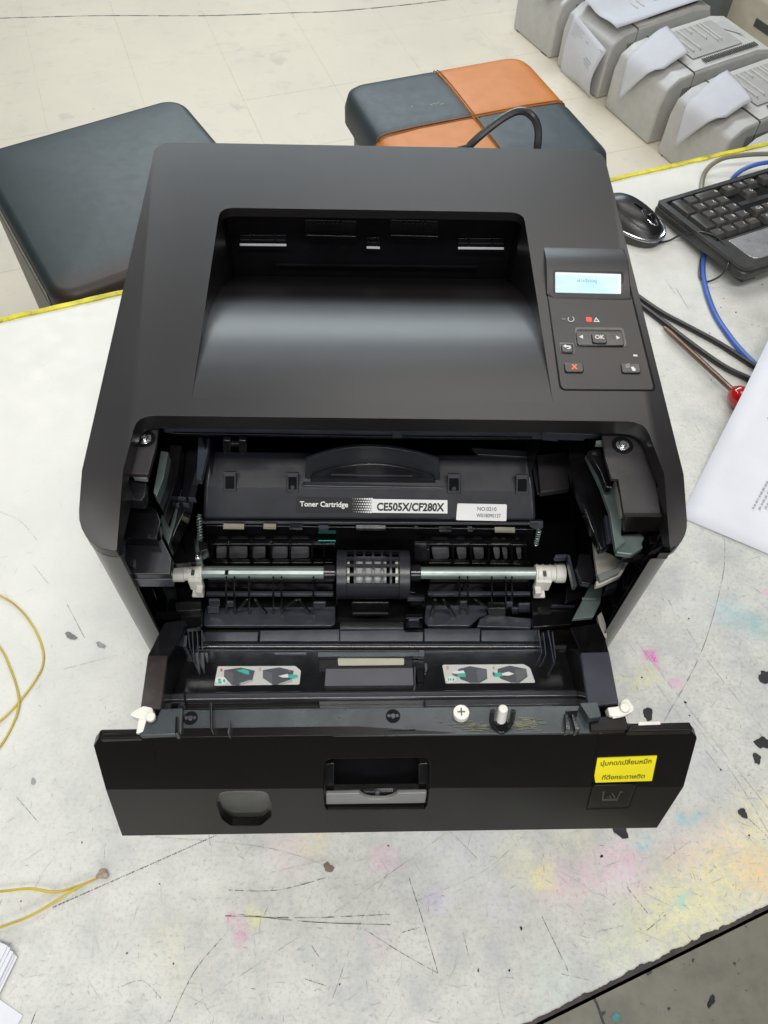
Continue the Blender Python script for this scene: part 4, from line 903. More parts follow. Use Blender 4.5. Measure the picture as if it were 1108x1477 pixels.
# wings: raised top lips, joint grooves
MB().pp([(150, 1057), (196, 1057), (205, 1064.5), (143, 1066)], up(LED, .0028), .006).build('wing_lip', M['panel'], door, bevel=.0012)
MB().pp([(910, 1043), (996, 1040.5), (1001, 1053), (904, 1055)], up(LED, .0032), .007).build('wing_lip', M['panel'], door, bevel=.0014)
MB().pp(rnd([(922, 1041.5), (952, 1040.5), (953, 1045), (921, 1046)], 1), up(LED, .0036), .0004).build('pale_label', M['foil'], door)
MB().pp([(217.5, 1065.5), (219.5, 1065.5), (226, 1108), (224.4, 1108)], up(PU, .0002), .0004).build('wing_joint', M['cavity'], door, smooth=0)
MB().pp([(862.2, 1057), (864, 1057), (861.5, 1093), (859.8, 1093)], up(PU, .0002), .0004).build('wing_joint', M['cavity'], door, smooth=0)
# release button
bt = MB().pp(rnd([(856, 1133.5), (918, 1132), (906, 1164.5), (848, 1166.5)], 3), up(PL_, .0009), .0016).build('release_button', M['panel'], door, bevel=.0006)
ol = rnd([(854, 1131.5), (920.5, 1130), (908, 1166.5), (845, 1168.5)], 3)
il = rnd([(856, 1133.5), (918, 1132), (906, 1164.5), (848, 1166.5)], 3)
MB().pp(ol, up(PL_, .0002), .0003, [il]).build('button_gap', M['cavity'], door, smooth=0)
M['emb'] = plastic('embossed_mark', (.055, .048, .045), .5, .05)
def zb_(x, y): return (840+x*120/1108, 1070+y*110/1016)
for poly in ([(262, 770), (470, 765), (470, 783), (262, 786)], [(262, 770), (275, 680), (262, 672), (300, 665), (292, 695), (280, 772)], [(455, 766), (500, 668), (535, 665), (535, 675), (510, 680), (470, 770)],
             [(322, 745), (335, 725), (352, 750), (345, 758)], [(352, 720), (362, 712), (388, 752), (376, 756)], [(388, 690), (404, 682), (446, 748), (428, 755)]):
    MB().pp([zb_(*p) for p in poly], up(PL_, .0014), .0006).build('button_emblem', M['emb'], bt, smooth=0)
# yellow sticker with two lines of Thai
ys = MB().pp([(862, 1094), (948, 1090.5), (940.5, 1126.5), (859, 1129), (857.5, 1119)], up(PU, .0007), .0006).build('yellow_sticker', M['yellow'], door)
PS = up(PU, .0009)
text_mb('ปุ่มกด/เปลี่ยนหมึก', [(866, 1107), (939, 1103.5), (941, 1093.5), (867.5, 1097)], PS, .012).build('sticker_text', M['ink'], ys, smooth=0)
text_mb('ที่ดึงกระดาษติด', [(868, 1125), (929.5, 1122.5), (931.5, 1115.5), (870, 1117.5)], PS, .012).build('sticker_text', M['ink'], ys, smooth=0)

# ------------------------------------------------------------------ control panel on the printer
cp = bpy.data.objects.new('control_panel', None); C.objects.link(cp); cp.parent = pr; RL['control_panel'] = RL['laser_printer']
def kz(x, y): return (780+x*180/1108, 340+y*240/1477)
groove_o = rnd([kz(*p) for p in [(58, 505), (108, 520), (118, 640), (750, 640), (740, 560), (800, 470), (1020, 1340), (1018, 1372), (180, 1366), (165, 1330)]], [1, 1, 1, 1, 1, 1, 3, 3, 4, 3])
fo = [kz(*p) for p in [(50, 480), (797, 440), (1022, 1350), (1010, 1378), (200, 1372), (165, 1345)]]
fi = [kz(*p) for p in [(58, 485), (786, 446), (1004, 1345), (994, 1366), (205, 1360), (178, 1335)]]
MB().pp(rnd(fo, [1, 1, 3, 3, 4, 3]), up(TOP, .0002), .0003, [rnd(fi, [1, 1, 3, 3, 4, 3])]).build('panel_gap', M['cavity'], cp, smooth=0)
MB().pp(rnd(fi, [1, 1, 3, 3, 4, 3]), up(TOP, .0007), .001).build('panel_plate', M['shell'], cp, bevel=.0004)
# raised display wedge
WH = .0058
A0, A1 = on(TOP, *kz(25, 100)), on(TOP, *kz(738, 112)); A0.z += 0; 
R0, R1 = on(up(TOP, WH), *kz(50, 215)), on(up(TOP, WH), *kz(782, 225))
F0, F1 = on(up(TOP, .0012), *kz(52, 515)), on(up(TOP, .0012), *kz(806, 560))
F0b, F1b = on(up(TOP, .0012), *kz(110, 548)), on(up(TOP, .0012), *kz(745, 565))
def down(p, d=.004): return p-Vector((0, 0, d))
wd = MB(); wd.add([A0, A1, R1, R0, F1, F0, F0b, F1b]+[down(p, .008) for p in (A0, A1, R1, R0, F1, F0, F0b, F1b)],
    [(0, 1, 2, 3), (3, 2, 4, 7, 6, 5), (0, 3, 11, 8), (3, 5, 13, 11), (2, 1, 9, 10), (4, 2, 10, 12), (5, 6, 14, 13), (6, 7, 15, 14), (7, 4, 12, 15), (1, 0, 8, 9)])
wd.build('display_housing', M['shell'], cp, bevel=.0008)
DSP = pl3(R0, R1, F0)
bz = MB().pp(rnd([kz(*p) for p in [(112, 300), (735, 318), (738, 525), (112, 512)]], 4), up(DSP, .0004), .0006).build('display_bezel', M['gloss'], cp, bevel=.0002)
MB().pp(rnd([kz(*p) for p in [(130, 322), (714, 340), (714, 516), (132, 502)]], 1.5), up(DSP, .0007), .0004).build('screen_border', M['lcdw'], bz, smooth=0)
MB().pp([kz(*p) for p in [(134, 345), (684, 362), (684, 510), (136, 497)]], up(DSP, .0009), .0003).build('screen', M['lcd'], bz, smooth=0)
text_mb('ฝาเปิดอยู่', [kz(328, 420), kz(500, 424), kz(498, 380), kz(325, 376)], up(DSP, .00105), 0).build('screen_text', M['lcdt'], bz, smooth=0)
PP = up(TOP, .0010)
def btn(poly, h=.0012, r=2.2, name='button'):
    b = MB().pp(rnd([kz(*p) for p in poly], r), up(TOP, .0007+h), h+.001).build(name, M['button'], cp, bevel=.0006, seg=3); return b
def ringm(polyo, polyi, r):
    MB().pp(rnd([kz(*p) for p in polyo], r), up(TOP, .0009), .0003, [rnd([kz(*p) for p in polyi], r)]).build('button_gap', M['cavity'], cp, smooth=0)
nav = btn([(310, 845), (725, 850), (748, 975), (325, 970)], .0012, 4, 'arrow_button')
MB().pp(rnd([kz(*p) for p in [(300, 810), (735, 815), (768, 985), (310, 985)]], 5), up(TOP, .0010), .0004, [rnd([kz(*p) for p in [(316, 832), (716, 836), (742, 968), (328, 964)]], 4)]).build('button_surround', M['gloss'], cp, bevel=.0002)
okb = btn([(450, 860), (575, 864), (592, 952), (462, 948)], .0022, 3, 'ok_button')
text_mb('OK', [kz(484, 915), kz(570, 918), kz(566, 882), kz(480, 880)], up(TOP, .0031), .03).build('button_text', M['iconw'], okb, smooth=0)
for poly in ([(342, 896), (374, 878), (378, 914)], [(668, 884), (706, 904), (676, 920)]):
    MB().pp([kz(*p) for p in poly], up(TOP, .0021), .0002).build('arrow_mark', M['iconw'], nav, smooth=0)
bb = btn([(180, 960), (285, 964), (292, 1035), (188, 1030)], .0012, 3, 'back_button')
MB().pp(rnd([kz(*p) for p in [(165, 945), (296, 948), (305, 1048), (176, 1044)]], 3), up(TOP, .0010), .0004, [rnd([kz(*p) for p in [(178, 960), (286, 963), (293, 1035), (186, 1032)]], 3)]).build('button_surround', M['gloss'], cp, bevel=.0002)
MB().pp([kz(*p) for p in [(200, 978), (222, 962), (224, 973), (262, 975), (270, 990), (262, 1004), (235, 1004), (235, 996), (254, 994), (256, 986), (226, 985), (226, 994)]], up(TOP, .0021), .0002).build('return_mark', M['iconw'], bb, smooth=0)
cb_ = btn([(208, 1120), (378, 1126), (385, 1208), (218, 1204)], .0012, 3, 'cancel_button')
for poly in ([(272, 1142), (286, 1138), (328, 1180), (316, 1188)], [(312, 1140), (325, 1146), (286, 1188), (274, 1182)]):
    MB().pp([kz(*p) for p in poly], up(TOP, .0021 if poly[0][0] < 300 else .0022), .0002).build('cross_mark', M['iconx'], cb_, smooth=0)
pb = btn([(712, 1126), (882, 1132), (892, 1216), (724, 1212)], .0012, 3, 'print_button')
MB().pp([kz(*p) for p in [(800, 1165), (822, 1160), (845, 1185), (840, 1200), (818, 1200)]], up(TOP, .0021), .0002).build('page_mark', M['iconw'], pb, smooth=0)
for r in (0, 12, 24):
    MB().tube([on(up(TOP, .0021), *kz(800+math.cos(a)*(14+r)-4, 1170+math.sin(a)*(14+r))) for a in [math.pi*(.95+k*.07) for k in range(8)]], .00013, 4).build('signal_mark', M['iconw'], pb, smooth=0)
MB().pp([kz(*p) for p in [(822, 1054), (858, 1056), (860, 1070), (824, 1068)]], up(TOP, .0009), .0003).build('indicator', M['greyt'], cp, smooth=0)
MB().pp(rnd([kz(*p) for p in [(404, 722), (450, 724), (454, 762), (408, 760)]], 1.5), up(TOP, .0010), .0004).build('red_indicator', M['led'], cp, smooth=0)
MB().pp([kz(*p) for p in [(188, 728), (218, 730), (220, 748), (190, 746)]], up(TOP, .0009), .0003).build('indicator', M['highlit'], cp, smooth=0)
MB().tube([on(up(TOP, .0009), *kz(270+26*math.cos(a), 740+22*math.sin(a))) for a in [math.radians(-60+k*20) for k in range(15)]], .0003, 5).build('ready_mark', M['iconw'], cp, smooth=0)
tri_o = [kz(*p) for p in [(492, 722), (526, 764), (470, 762)]]; tri_i = [kz(*p) for p in [(493, 736), (512, 757), (481, 756)]]
MB().pp(tri_o, up(TOP, .0009), .0003, [tri_i]).build('warning_mark', M['greyt'], cp, smooth=0)

# ------------------------------------------------------------------ toner cartridge sitting in the cavity
tcn = thing('toner_cartridge', 'black toner cartridge with arched grip and white label, sitting inside the open printer', 'toner cartridge', (0, .1, .13))
ridge = pl3((0, .0885, .165), (1, .0885, .165), (0, .072, .140)) # sloping front face
TOPC = pl3((0, .0885, .165), (1, .0885, .165), (0, .125, .174))
FR = ridge
cf = [(294, 702), (772, 709), (774, 752), (292, 750)]
f3 = [on(FR, *p) for p in cf]; r0, r1 = f3[0], f3[1]
b0, b1 = on(TOPC, 300, 648), on(TOPC, 765, 655)
mbx = MB(); dn = Vector((0, .012, -.03))
mbx.add([f3[0], f3[1], f3[2], f3[3], b0, b1, b0+Vector((0, 0, -.05)), b1+Vector((0, 0, -.05)), f3[3]+Vector((0, .03, -.02)), f3[2]+Vector((0, .03, -.02))],
        [(0, 1, 2, 3), (0, 4, 5, 1), (4, 6, 7, 5), (3, 2, 9, 8), (8, 9, 7, 6), (0, 3, 8, 6, 4), (1, 5, 7, 9, 2)])
mbx.build('cartridge_body', M['cart'], tcn, bevel=.0030, seg=4)
MB().pp([(283, 752), (776, 754), (777, 758), (283, 756)], FR, .006).build('bottom_lip', M['cart'], tcn, bevel=.0005)
MB().pp([(764, 752), (784, 752), (784, 762), (776, 766), (764, 760)], FR, .004).build('corner_lug', M['cart'], tcn, bevel=.0006)
MB().pp([(765, 655), (812, 650), (818, 708), (776, 712)], hp(Z=.156), .004).build('end_gear_cover', M['cart'], tcn, bevel=.003)
MB().pp([(680, 645), (766, 650), (766, 660), (690, 656)], up(TOPC, .002), .004).build('top_step', M['cart'], tcn, bevel=.0008)
# arched grip
YGp = .0935
arch = [(440, 703)]+[(441+(633-441)*k/24, 664-20.5*math.sin(math.pi*(k/24)**1.0)**1.0*1.0 if False else 664-19.5*(1-((k/24-.46)/.54)**2 if k/24 > .46 else 1-((.46-k/24)/.46)**2)) for k in range(25)]+[(636, 704)]
gp = MB(); gp.pp(arch, hp(Y=YGp), .003); grip = gp.build('grip', M['cart'], tcn, bevel=.0007)
ins = [(446, 699)]+[(450+(626-450)*k/20, 688-18*(1-((k/20-.48)/.52)**2)) for k in range(21)]+[(630, 700)]
MB().pp(ins, hp(Y=YGp-.0022), .0026).build('grip_recess', M['gloss'], grip, bevel=.0008)
MB().pp([(478, 685), (595, 687), (595, 688), (478, 686)], hp(Y=YGp-.003), .002).build('grip_rib', M['highlit'], grip)
MB().pp([(436, 701), (638, 704), (638, 709), (436, 706)], hp(Y=YGp-.006), .008).build('grip_base', M['cart'], grip, bevel=.0008)
# square notches along the ridge
for x0_, x1_, yy in ((323, 340, 694), (414, 430, 695), (646, 664, 697), (745, 762, 698)):
    nb = MB().pp([(x0_, yy-12), (x1_, yy-12), (x1_+1, yy+15), (x0_-1, yy+15)], up(FR, .0016), .004).build('notch_frame', M['cart'], tcn, bevel=.0005)
    MB().pp([(x0_+2, yy-7), (x1_-2, yy-7), (x1_-2, yy+11), (x0_+2, yy+11)], up(FR, .0019), .0006).build('notch', M['inner'], nb)
    MB().pp([(x0_-1, yy-13), (x1_+1, yy-13), (x1_+1, yy-11.5), (x0_-1, yy-11.5)], up(FR, .0021), .001).build('notch_edge', M['highlit'], nb)
    if x0_ in (414, 646): MB().pp(ell((x0_+x1_)/2, yy+8, 3, 3, 10), up(FR, .0023), .0006).build('notch_pin', M['highlit'], nb)
# printed labels
def kc(x, y): return (400+x*380/1108, 620+y*170/496)
FL = up(FR, .0005)
lb = MB().pp(rnd([kc(*p) for p in [(78, 284), (718, 294), (718, 354), (78, 348)]], 1.5), FL, .0004).build('name_label', M['ink'], tcn)
MB().pp([kc(*p) for p in [(398, 291), (716, 296), (716, 352), (398, 349)]], up(FL, .0003), .0002).build('label_white', M['white'], lb, smooth=0)
for i in range(9):
    for j in range(6):
        f = i/8; r = 1.2+4.6*f; x = 318+i*10+(5 if j % 2 else 0); y = 290+j*11+i*.15
        if x > 400: continue
        MB().pp([kc(x+r*math.cos(a), y+r*math.sin(a)) for a in [k*math.pi/3 for k in range(6)]], up(FL, .0003+.00002*f), .0001).build('halftone_dot', M['white'], lb, smooth=0)
text_mb('Toner Cartridge', [kc(95, 329), kc(298, 333), kc(298, 303), kc(95, 300)], up(FL, .0003), .022).build('label_text', M['white'], lb, smooth=0)
text_mb('CE505X/CF280X', [kc(418, 341), kc(702, 344), kc(704, 308), kc(420, 306)], up(FL, .0006), .034).build('label_text', M['ink'], lb, smooth=0)
sl_ = MB().pp(rnd([kc(*p) for p in [(758, 310), (966, 314), (964, 384), (752, 380)]], 2), FL, .0004).build('serial_label', M['white'], tcn)
text_mb('NO.0210', [kc(842, 340), kc(922, 342), kc(922, 326), kc(843, 324)], up(FL, .0003), .0).build('label_text', M['ink'], sl_, smooth=0)
text_mb('W018090137', [kc(838, 368), kc(940, 370), kc(940, 354), kc(838, 352)], up(FL, .0003), .0).build('label_text', M['ink'], sl_, smooth=0)

# ------------------------------------------------------------------ leather stools behind the table
def cushion(hx, hy, z0, z1, r):
    """rounded slab: superellipse-like plan with rolled edge"""
    mb = MB(); ns = 40; lev = []
    for k in range(7):
        a = math.pi/2*k/6; lev.append((r*(1-math.cos(a)) if False else r*(1-math.sin(a)), z1-r+r*math.sin(a) if False else z1-r*(1-math.sin(math.pi/2*k/6))))
    lev = [(0, z0)]+[(r*(1-math.cos(math.pi/2*k/6)), z1-r+r*math.sin(math.pi/2*k/6)) for k in range(7)]
    cr = .05; vs = []; n = 0
    for ins, z in lev:
        ring = []
        for (sx, sy, a0) in ((1, 1, 0), (-1, 1, 90), (-1, -1, 180), (1, -1, 270)):
            for k in range(7):
                a = math.radians(a0+90*k/6); ring.append(((sx*(hx-cr)+(cr-ins*.9)*math.cos(a)), (sy*(hy-cr)+(cr-ins*.9)*math.sin(a)), z))
        n = len(ring); vs += ring
    fs = [[j*n+i, j*n+(i+1) % n, (j+1)*n+(i+1) % n, (j+1)*n+i] for j in range(len(lev)-1) for i in range(n)]
    # crowned top
    L = (len(lev)-1)*n; rings = 5
    for q in range(1, rings+1):
        f = 1-q/rings
        for i in range(n):
            x, y, z = vs[L+i]; vs.append((x*f, y*f, z1+.007*(1-f**2)))
    for q in range(rings):
        fs += [[L+q*n+i, L+q*n+(i+1) % n, L+(q+1)*n+(i+1) % n, L+(q+1)*n+i] for i in range(n)]
    mb.add(vs, fs); return mb
def xf(mb, M4): mb.v = [M4 @ v for v in mb.v]; return mb
SA = math.radians(31); e1 = Vector((math.cos(SA), math.sin(SA), 0)); e2 = Vector((-math.sin(SA), math.cos(SA), 0))
sc1 = e1*.168+e2*1.209; sc1.z = FZ
st = thing('leather_stool', 'plain dark leather cube stool on the tiled floor, left of and behind the printer', 'stool', tuple(sc1), 0, 'leather cube stools')
T1 = Matrix.Translation(sc1) @ Matrix.Rotation(SA, 4, 'Z')
xf(cushion(.224, .250, .40, .45, .022), T1).build('cushion', M['leather'], st, smooth=60)
b = MB().prism([(x, y, .02) for x, y in rnd([(-.216, -.234), (.216, -.234), (.216, .234), (-.216, .234)], .045, 6)], (0, 0, .382), back=True)
xf(b, T1).build('stool_body', M['brownside'], st, smooth=40)
for s_ in (-1, 1):
    q = MB().prism([(s_*.2245, -.20, .03), (s_*.2245, .20, .03), (s_*.2245, .20, .430), (s_*.2245, -.20, .430)], (s_*.0018, 0, 0)); xf(q, T1).build('side_panel', M['stoolside'], st, bevel=.001)  # side paler than the leather, the light falling on it put into the grey
    q = MB().prism([(-.19, s_*.2502, .05), (.19, s_*.2502, .05), (.19, s_*.2502, .427), (-.19, s_*.2502, .427)], (0, s_*.0018, 0)); xf(q, T1).build('front_panel', M['brownside'], st, bevel=.001)
def loop(hx, hy, z, cr, n=8):
    return [Vector((x, y, z)) for x, y in arc(hx-cr, hy-cr, cr, 0, 90, n)+arc(-hx+cr, hy-cr, cr, 90, 180, n)+arc(-hx+cr, -hy+cr, cr, 180, 270, n)+arc(hx-cr, -hy+cr, cr, 270, 360, n)]
pl_ = loop(.224, .250, .402, .05); pl_.append(pl_[0]); xf(MB().tube(pl_, .0035, 6, caps=False), T1).build('piping', M['leather'], st)
for sx in (-1, 1):
    for sy in (-1, 1): xf(MB().cyl((sx*.17, sy*.18, 0), (sx*.17, sy*.18, .022), .02), T1).build('foot', M['cavity'], st)
# patchwork stool
SB = math.radians(20.3); f1 = Vector((math.cos(SB), math.sin(SB), 0)); f2 = Vector((-math.sin(SB), math.cos(SB), 0))
sc2 = f1*.683+f2*1.212; sc2.z = FZ
s2 = thing('patchwork_stool', 'cube stool with four-panel tan and dark blue leather top, behind the printer', 'stool', tuple(sc2), 0, 'leather cube stools')
T2 = Matrix.Translation(sc2) @ Matrix.Rotation(SB, 4, 'Z')
def quarter(sx, sy, hx, hy, z0, z1, r, cr):
    """one padded quarter of the top, rolled over the outer edges"""
    mb = MB(); n = 14
    def f(u, v):
        # u,v in 0..1 from centre seam outwards, continuing over the edge
        x = u; y = v
        ax, ay = hx*min(1, x*1.12), hy*min(1, y*1.12)
        dx = max(0, ax-(hx-cr)); dy = max(0, ay-(hy-cr))
        px, py = ax, ay
        if dx > 0 and dy > 0:
            L = math.hypot(dx, dy)
            m_ = max(dx, dy)
            px, py = hx-cr+dx/L*m_, hy-cr+dy/L*m_
        # height: distance to the outline
        di = min(hx-px, hy-py)
        if dx > 0 and dy > 0: di = cr-math.hypot(px-(hx-cr), py-(hy-cr))
        di = max(0, di); z = z1+.006*min(1, di/.1)
        if di < r: z = z1-r+math.sqrt(max(0, r*r-(r-di)**2))
        drop = max(0, max(x, y)*1.12-1)/.12
        z -= drop*(z1-r-z0)
        if x < .05: z -= .0025*(1-x/.05)
        if y < .05: z -= .0025*(1-y/.05)
        return Vector((sx*max(px, .0008), sy*max(py, .0008), z))
    mb.grid(f, 22, 22); return mb
for sx, sy, mt, lab in ((-1, 1, 'leather2', None), (1, 1, 'orange', None), (-1, -1, 'orange', None), (1, -1, 'leather2', None)):
    o = xf(quarter(sx, sy, .230, .224, .385, .452, .03, .055), T2).build('top_panel', M[mt], s2, smooth=60)
    o['label'] = ('dark blue' if mt == 'leather2' else 'tan')+' leather top panel'
b = MB().prism([(x, y, .02) for x, y in rnd([(-.213, -.203), (.213, -.203), (.213, .203), (-.213, .203)], .05, 6)], (0, 0, .40)); xf(b, T2).build('stool_body', M['stoolside'], s2, smooth=40)
b = MB().prism([(x, y, .30) for x, y in rnd([(.03, -.2045), (.2145, -.2045), (.2145, .2), (.19, .2)], .03, 6)], (0, 0, .09)); 
for pts_ in ([(0, -.224), (0, .224)], [(-.230, 0), (.230, 0)]):
    a, c_ = Vector(pts_[0]), Vector(pts_[1]); P_ = []
    for k in range(31):
        q = a.lerp(c_, k/30); di = min(.230-abs(q.x), .224-abs(q.y)); z = .4538+.004*min(1, di/.1)
        if di < .03: z = .4545-.03+math.sqrt(max(0, .03**2-(.03-di)**2))
        P_.append(Vector((q.x, q.y, z)))
    for off in (-.004, .004):
        d = Vector((off, 0, 0)) if abs(a.x-c_.x) < 1e-6 else Vector((0, off, 0))
        xf(MB().tube([p+d-Vector((0, 0, .0008)) for p in P_], .0013, 5), T2).build('stitched_seam', M['seam'], s2)
tz = -.293
tear = MB()
for (a, c_) in (((620, 152), (630, 150)), ((630, 150), (636, 148)), ((635, 151), (641, 150)), ((593, 155), (595, 154))):
    p0, p1 = at(*a, Z=tz), at(*c_, Z=tz); tear.tube([p0, (p0+p1)/2+Vector((.001, .002, .0005)), p1], .0012, 5)
tear.build('torn_spot', M['beige'], s2)
# power cable looping up behind the printer
pa, pb = at(640, 250, Y=.385), at(768, 260, Y=.375)
pc = MB().tube(spl([Vector((pa.x-.08, .41, .0036)), Vector((pa.x-.04, .40, .05)), at(640, 250, Y=.385), at(676, 212, Y=.395), at(700, 190, Y=.40), at(730, 168, Y=.405), at(752, 160, Y=.405), at(768, 168, Y=.40), at(776, 186, Y=.395), at(775, 215, Y=.385), pb, Vector((pb.x, .366, .12)), Vector((pb.x, .356, .08))], 8), .0034, 10)
tag(pc.build('power_cable', M['cable']), 'black power cable looping up behind the printer, in front of the patchwork stool', 'cable')

# ------------------------------------------------------------------ row of grey devices on the floor
BD = Vector((.44, -.898, 0)).normalized(); BU = Vector((.898, .44, 0)).normalized(); B0 = Vector((.516, 2.741, FZ))
BANG = math.atan2(BU.y, BU.x)
DEV = [('plain grey office printer on the floor, farthest from the table in the row', 0),
       ('grey office printer on the floor whose top is covered by a white sheet', 1),
       ('grey ribbed-tray printer with curling sheet, next to the one covered by a white sheet', 2),
       ('grey office printer on the floor with ribbed tray, last whole one before the table edge', 3),
       ('grey office printer on the floor mostly hidden by the table edge and cables', 4)]
PROTO = None
DL, DWd, DH = .40, .235, .20
def dev_part(name, mb, mat, root, bevel=.003): return mb.build(name, mat, root, bevel=bevel)
def make_dev():
    root = bpy.data.objects.new('floor_printer', None); C.objects.link(root); RL['floor_printer'] = Vector()
    # local axes: x along the length (away), y to the left side of the front face, z up; front face at x=0
    pf = [(0, .0), (.0, .12), (.012, .165), (.05, .19), (.12, .2), (.33, .215), (.385, .205), (.40, .18), (.40, 0)]
    mb = MB().prism([(x, 0, z) for x, z in pf], (0, -DWd, 0)); mb.build('body', M['grey'], root, bevel=.008, seg=3)
    b = MB().prism([(x, -.006, z+.0035) for x, z in ((.10, .196), (.12, .2), (.33, .215), (.385, .205), (.393, .195))], (0, -DWd+.012, 0)); b.build('top_cover', M['greyt'], root, bevel=.003)
    mb = MB()
    mb.prism([(.13, -.03, .2075), (.31, -.03, .2195), (.31, -DWd+.055, .2195), (.13, -DWd+.055, .2075)], (0, 0, .001)); mb.build('tray_floor', M['greyd'], root, bevel=.0006)
    for x, l in ((.15, .9), (.175, .9), (.205, .25), (.225, .6), (.25, .8), (.262, .8)):
        z = .2085+(x-.13)*.0667; MB().box((x, -.035-.13*l, z-.002), (x+.005, -.035, z+.006)).build('tray_rib', M['greyt'], root, bevel=.0008)
    mb = MB()
    mb.prism([(.29, -.05, .2175), (.345, -.05, .2215), (.345, -.15, .2215)], (0, 0, .0012)); mb.build('tray_wedge', M['grey'], root, bevel=.0004)
    for k in range(26):
        x = .15+k*.0075; z = .2095+(x-.13)*.0667
        MB().box((x, -DWd+.02, z-.002), (x+.003, -DWd+.042, z+.0006)).build('vent_slot', M['slot'], root, bevel=0)
    for k in range(16): MB().box((.07+k*.006, -DWd-.0006, .125), (.0725+k*.006, -DWd+.003, .16)).build('side_vent', M['slot'], root)
    for k in range(20): MB().box((.18+k*.008, -DWd-.0006, .15+k*.0004), (.184+k*.008, -DWd+.003, .158+k*.0004)).build('side_vent', M['slot'], root)
    MB().box((.098, -DWd-.0008, .01), (.0992, .0008, .1995)).build('cover_joint', M['slot'], root)
    MB().box((.0008, -DWd+.02, .0), (.39, -.02, -.0001)).build('underside', M['slot'], root)
    return root
def copy_tree(o, parent=None):
    c = o.copy(); C.objects.link(c)
    if parent: c.parent = parent
    for ch in o.children: copy_tree(ch, c)
    return c
proto = make_dev()
for lab, k in DEV:
    o = proto if k == 0 else copy_tree(proto)
    q = B0+BD*(k*.278)
    o.location = q; o.rotation_euler = (0, 0, BANG+[0, .01, -.02, .0, .01][k]); tag(o, lab, 'printer', 'grey printers standing in a row on the floor')
def dl(k, x, y, z):
    q = B0+BD*(k*.278); return q+BU*x+BD*(-y)+Vector((0, 0, z)) if False else q+BU*x+Vector((-BU.y, BU.x, 0))*y+Vector((0, 0, z))
# cream and dark devices behind
cr = thing('cream_printer', 'cream coloured printer on the floor behind the grey row, at the top right corner', 'printer', tuple(dl(1.6, .62, 0, 0)))
Tc = Matrix.Translation(dl(1.6, .52, 0, 0)) @ Matrix.Rotation(BANG, 4, 'Z')
xf(MB().prism([(0, 0, 0), (0, 0, .24), (.04, 0, .29), (.4, 0, .30), (.4, 0, 0)], (0, -.40, 0)), Tc).build('body', M['cream'], cr, bevel=.012, seg=3)
xf(MB().prism([(.03, .002, .262), (.42, .002, .30), (.42, .002, .335), (.05, .002, .325)], (0, -.404, 0)), Tc).build('lid', M['cream'], cr, bevel=.006)
xf(MB().box((-.002, -.22, .16), (.01, -.14, .185)), Tc).build('hand_slot', M['slot'], cr, bevel=.002)
dg = thing('dark_grey_device', 'dark grey machine on the floor between the covered printer and the cream one', 'machine', tuple(dl(.7, .52, 0, 0)))
Td = Matrix.Translation(dl(.75, .47, 0, 0)) @ Matrix.Rotation(BANG, 4, 'Z')
xf(MB().prism([(0, 0, 0), (0, 0, .22), (.03, 0, .25), (.30, 0, .25), (.30, 0, 0)], (0, -.26, 0)), Td).build('body', M['dgrey'], dg, bevel=.01, seg=3)
xf(MB().box((.01, -.25, .2505), (.29, -.01, .258)), Td).build('lid', M['greyt'], dg, bevel=.003)
# loose sheets on the devices
def sheet(fn, nu, nv, name, label, group=None, mat='paper', marks=()):
    o = MB().grid(fn, nu, nv).build(name, M[mat], smooth=80, solid=.0006); tag(o, label, 'sheet of paper', group); return o
GP = 'sheets of paper lying on the grey printers'
def curl(k, x1, y0, y1, hl, hr, zt_=.222):
    def f(u, v):
        # v runs from the top of the device over its front edge; the left corner hangs lowest
        x0 = .03-(hl*(1-u)+hr*u); s_ = x1-.04*u+(x0-x1+.04*u)*v; y = y0+(y1-y0)*u-.06*v*(1-u)
        lift = .004*math.sin(3.1*u)
        if s_ > .03: return dl(k, s_, y, zt_+.003+lift-(.03 if s_ < .12 else 0)*((.12-s_)/.09 if s_ < .12 else 0)**1.5)
        t = (.03-s_); a = min(t/.032, 1.5); ex = max(0, t-.048)
        return dl(k, .03-.038*math.sin(a)-ex*.12, y, zt_-.027+lift-.034*(1-math.cos(a))-ex*.98)
    return f
sh1 = sheet(lambda u, v: dl(1, .015+.365*v+.01*u, -.01-.21*u, .212+.018*v+.006*math.sin(5*u+3*v)+(.006*math.sin(u*9)*(1-v))), 10, 10, 'paper_sheet', 'white sheet lying flat over the top of a grey printer', GP)
def hang(u, v):
    a = v*.24; return dl(1, -.006-.02*math.sin(v*3)*(.4+u), -.05-.185*u+.012*v, .185-a*.80+.012*math.sin(u*3)*v-.03*u*(1-v))
sh2 = sheet(hang, 10, 10, 'paper_sheet', 'printed white sheet hanging down the front of the covered grey printer', GP)
for r_, (v0, n_) in enumerate(((.10, 6), (.14, 5), (.18, 6), (.22, 4), (.26, 3))):
    mb = MB()
    for kk in range(n_):
        u0 = .08+kk*.055; p = [hang(u0, v0)-BU*.0012, hang(u0+.04, v0)-BU*.0012, hang(u0+.04, v0+.008)-BU*.0012, hang(u0, v0+.008)-BU*.0012]; mb.add(p, [(0, 1, 2, 3)])
    mb.build('printed_line', M['greyink'], sh2, smooth=0)
for v0, ua, ub_ in ((.16, .5, .58), (.34, .66, .86), (.39, .62, .82), (.44, .66, .84), (.06, .86, .96)):
    mb = MB(); mb.add([hang(ua, v0)-BU*.0012, hang(ub_, v0)-BU*.0012, hang(ub_, v0+.012)-BU*.0012, hang(ua, v0+.012)-BU*.0012], [(0, 1, 2, 3)]); mb.build('printed_line', M['greyink'], sh2, smooth=0)
sheet(curl(2, .15, -.02, -.175, .15, .0), 8, 16, 'paper_sheet', 'white sheet curling over the front of the ribbed grey printer, beside the covered one', GP)
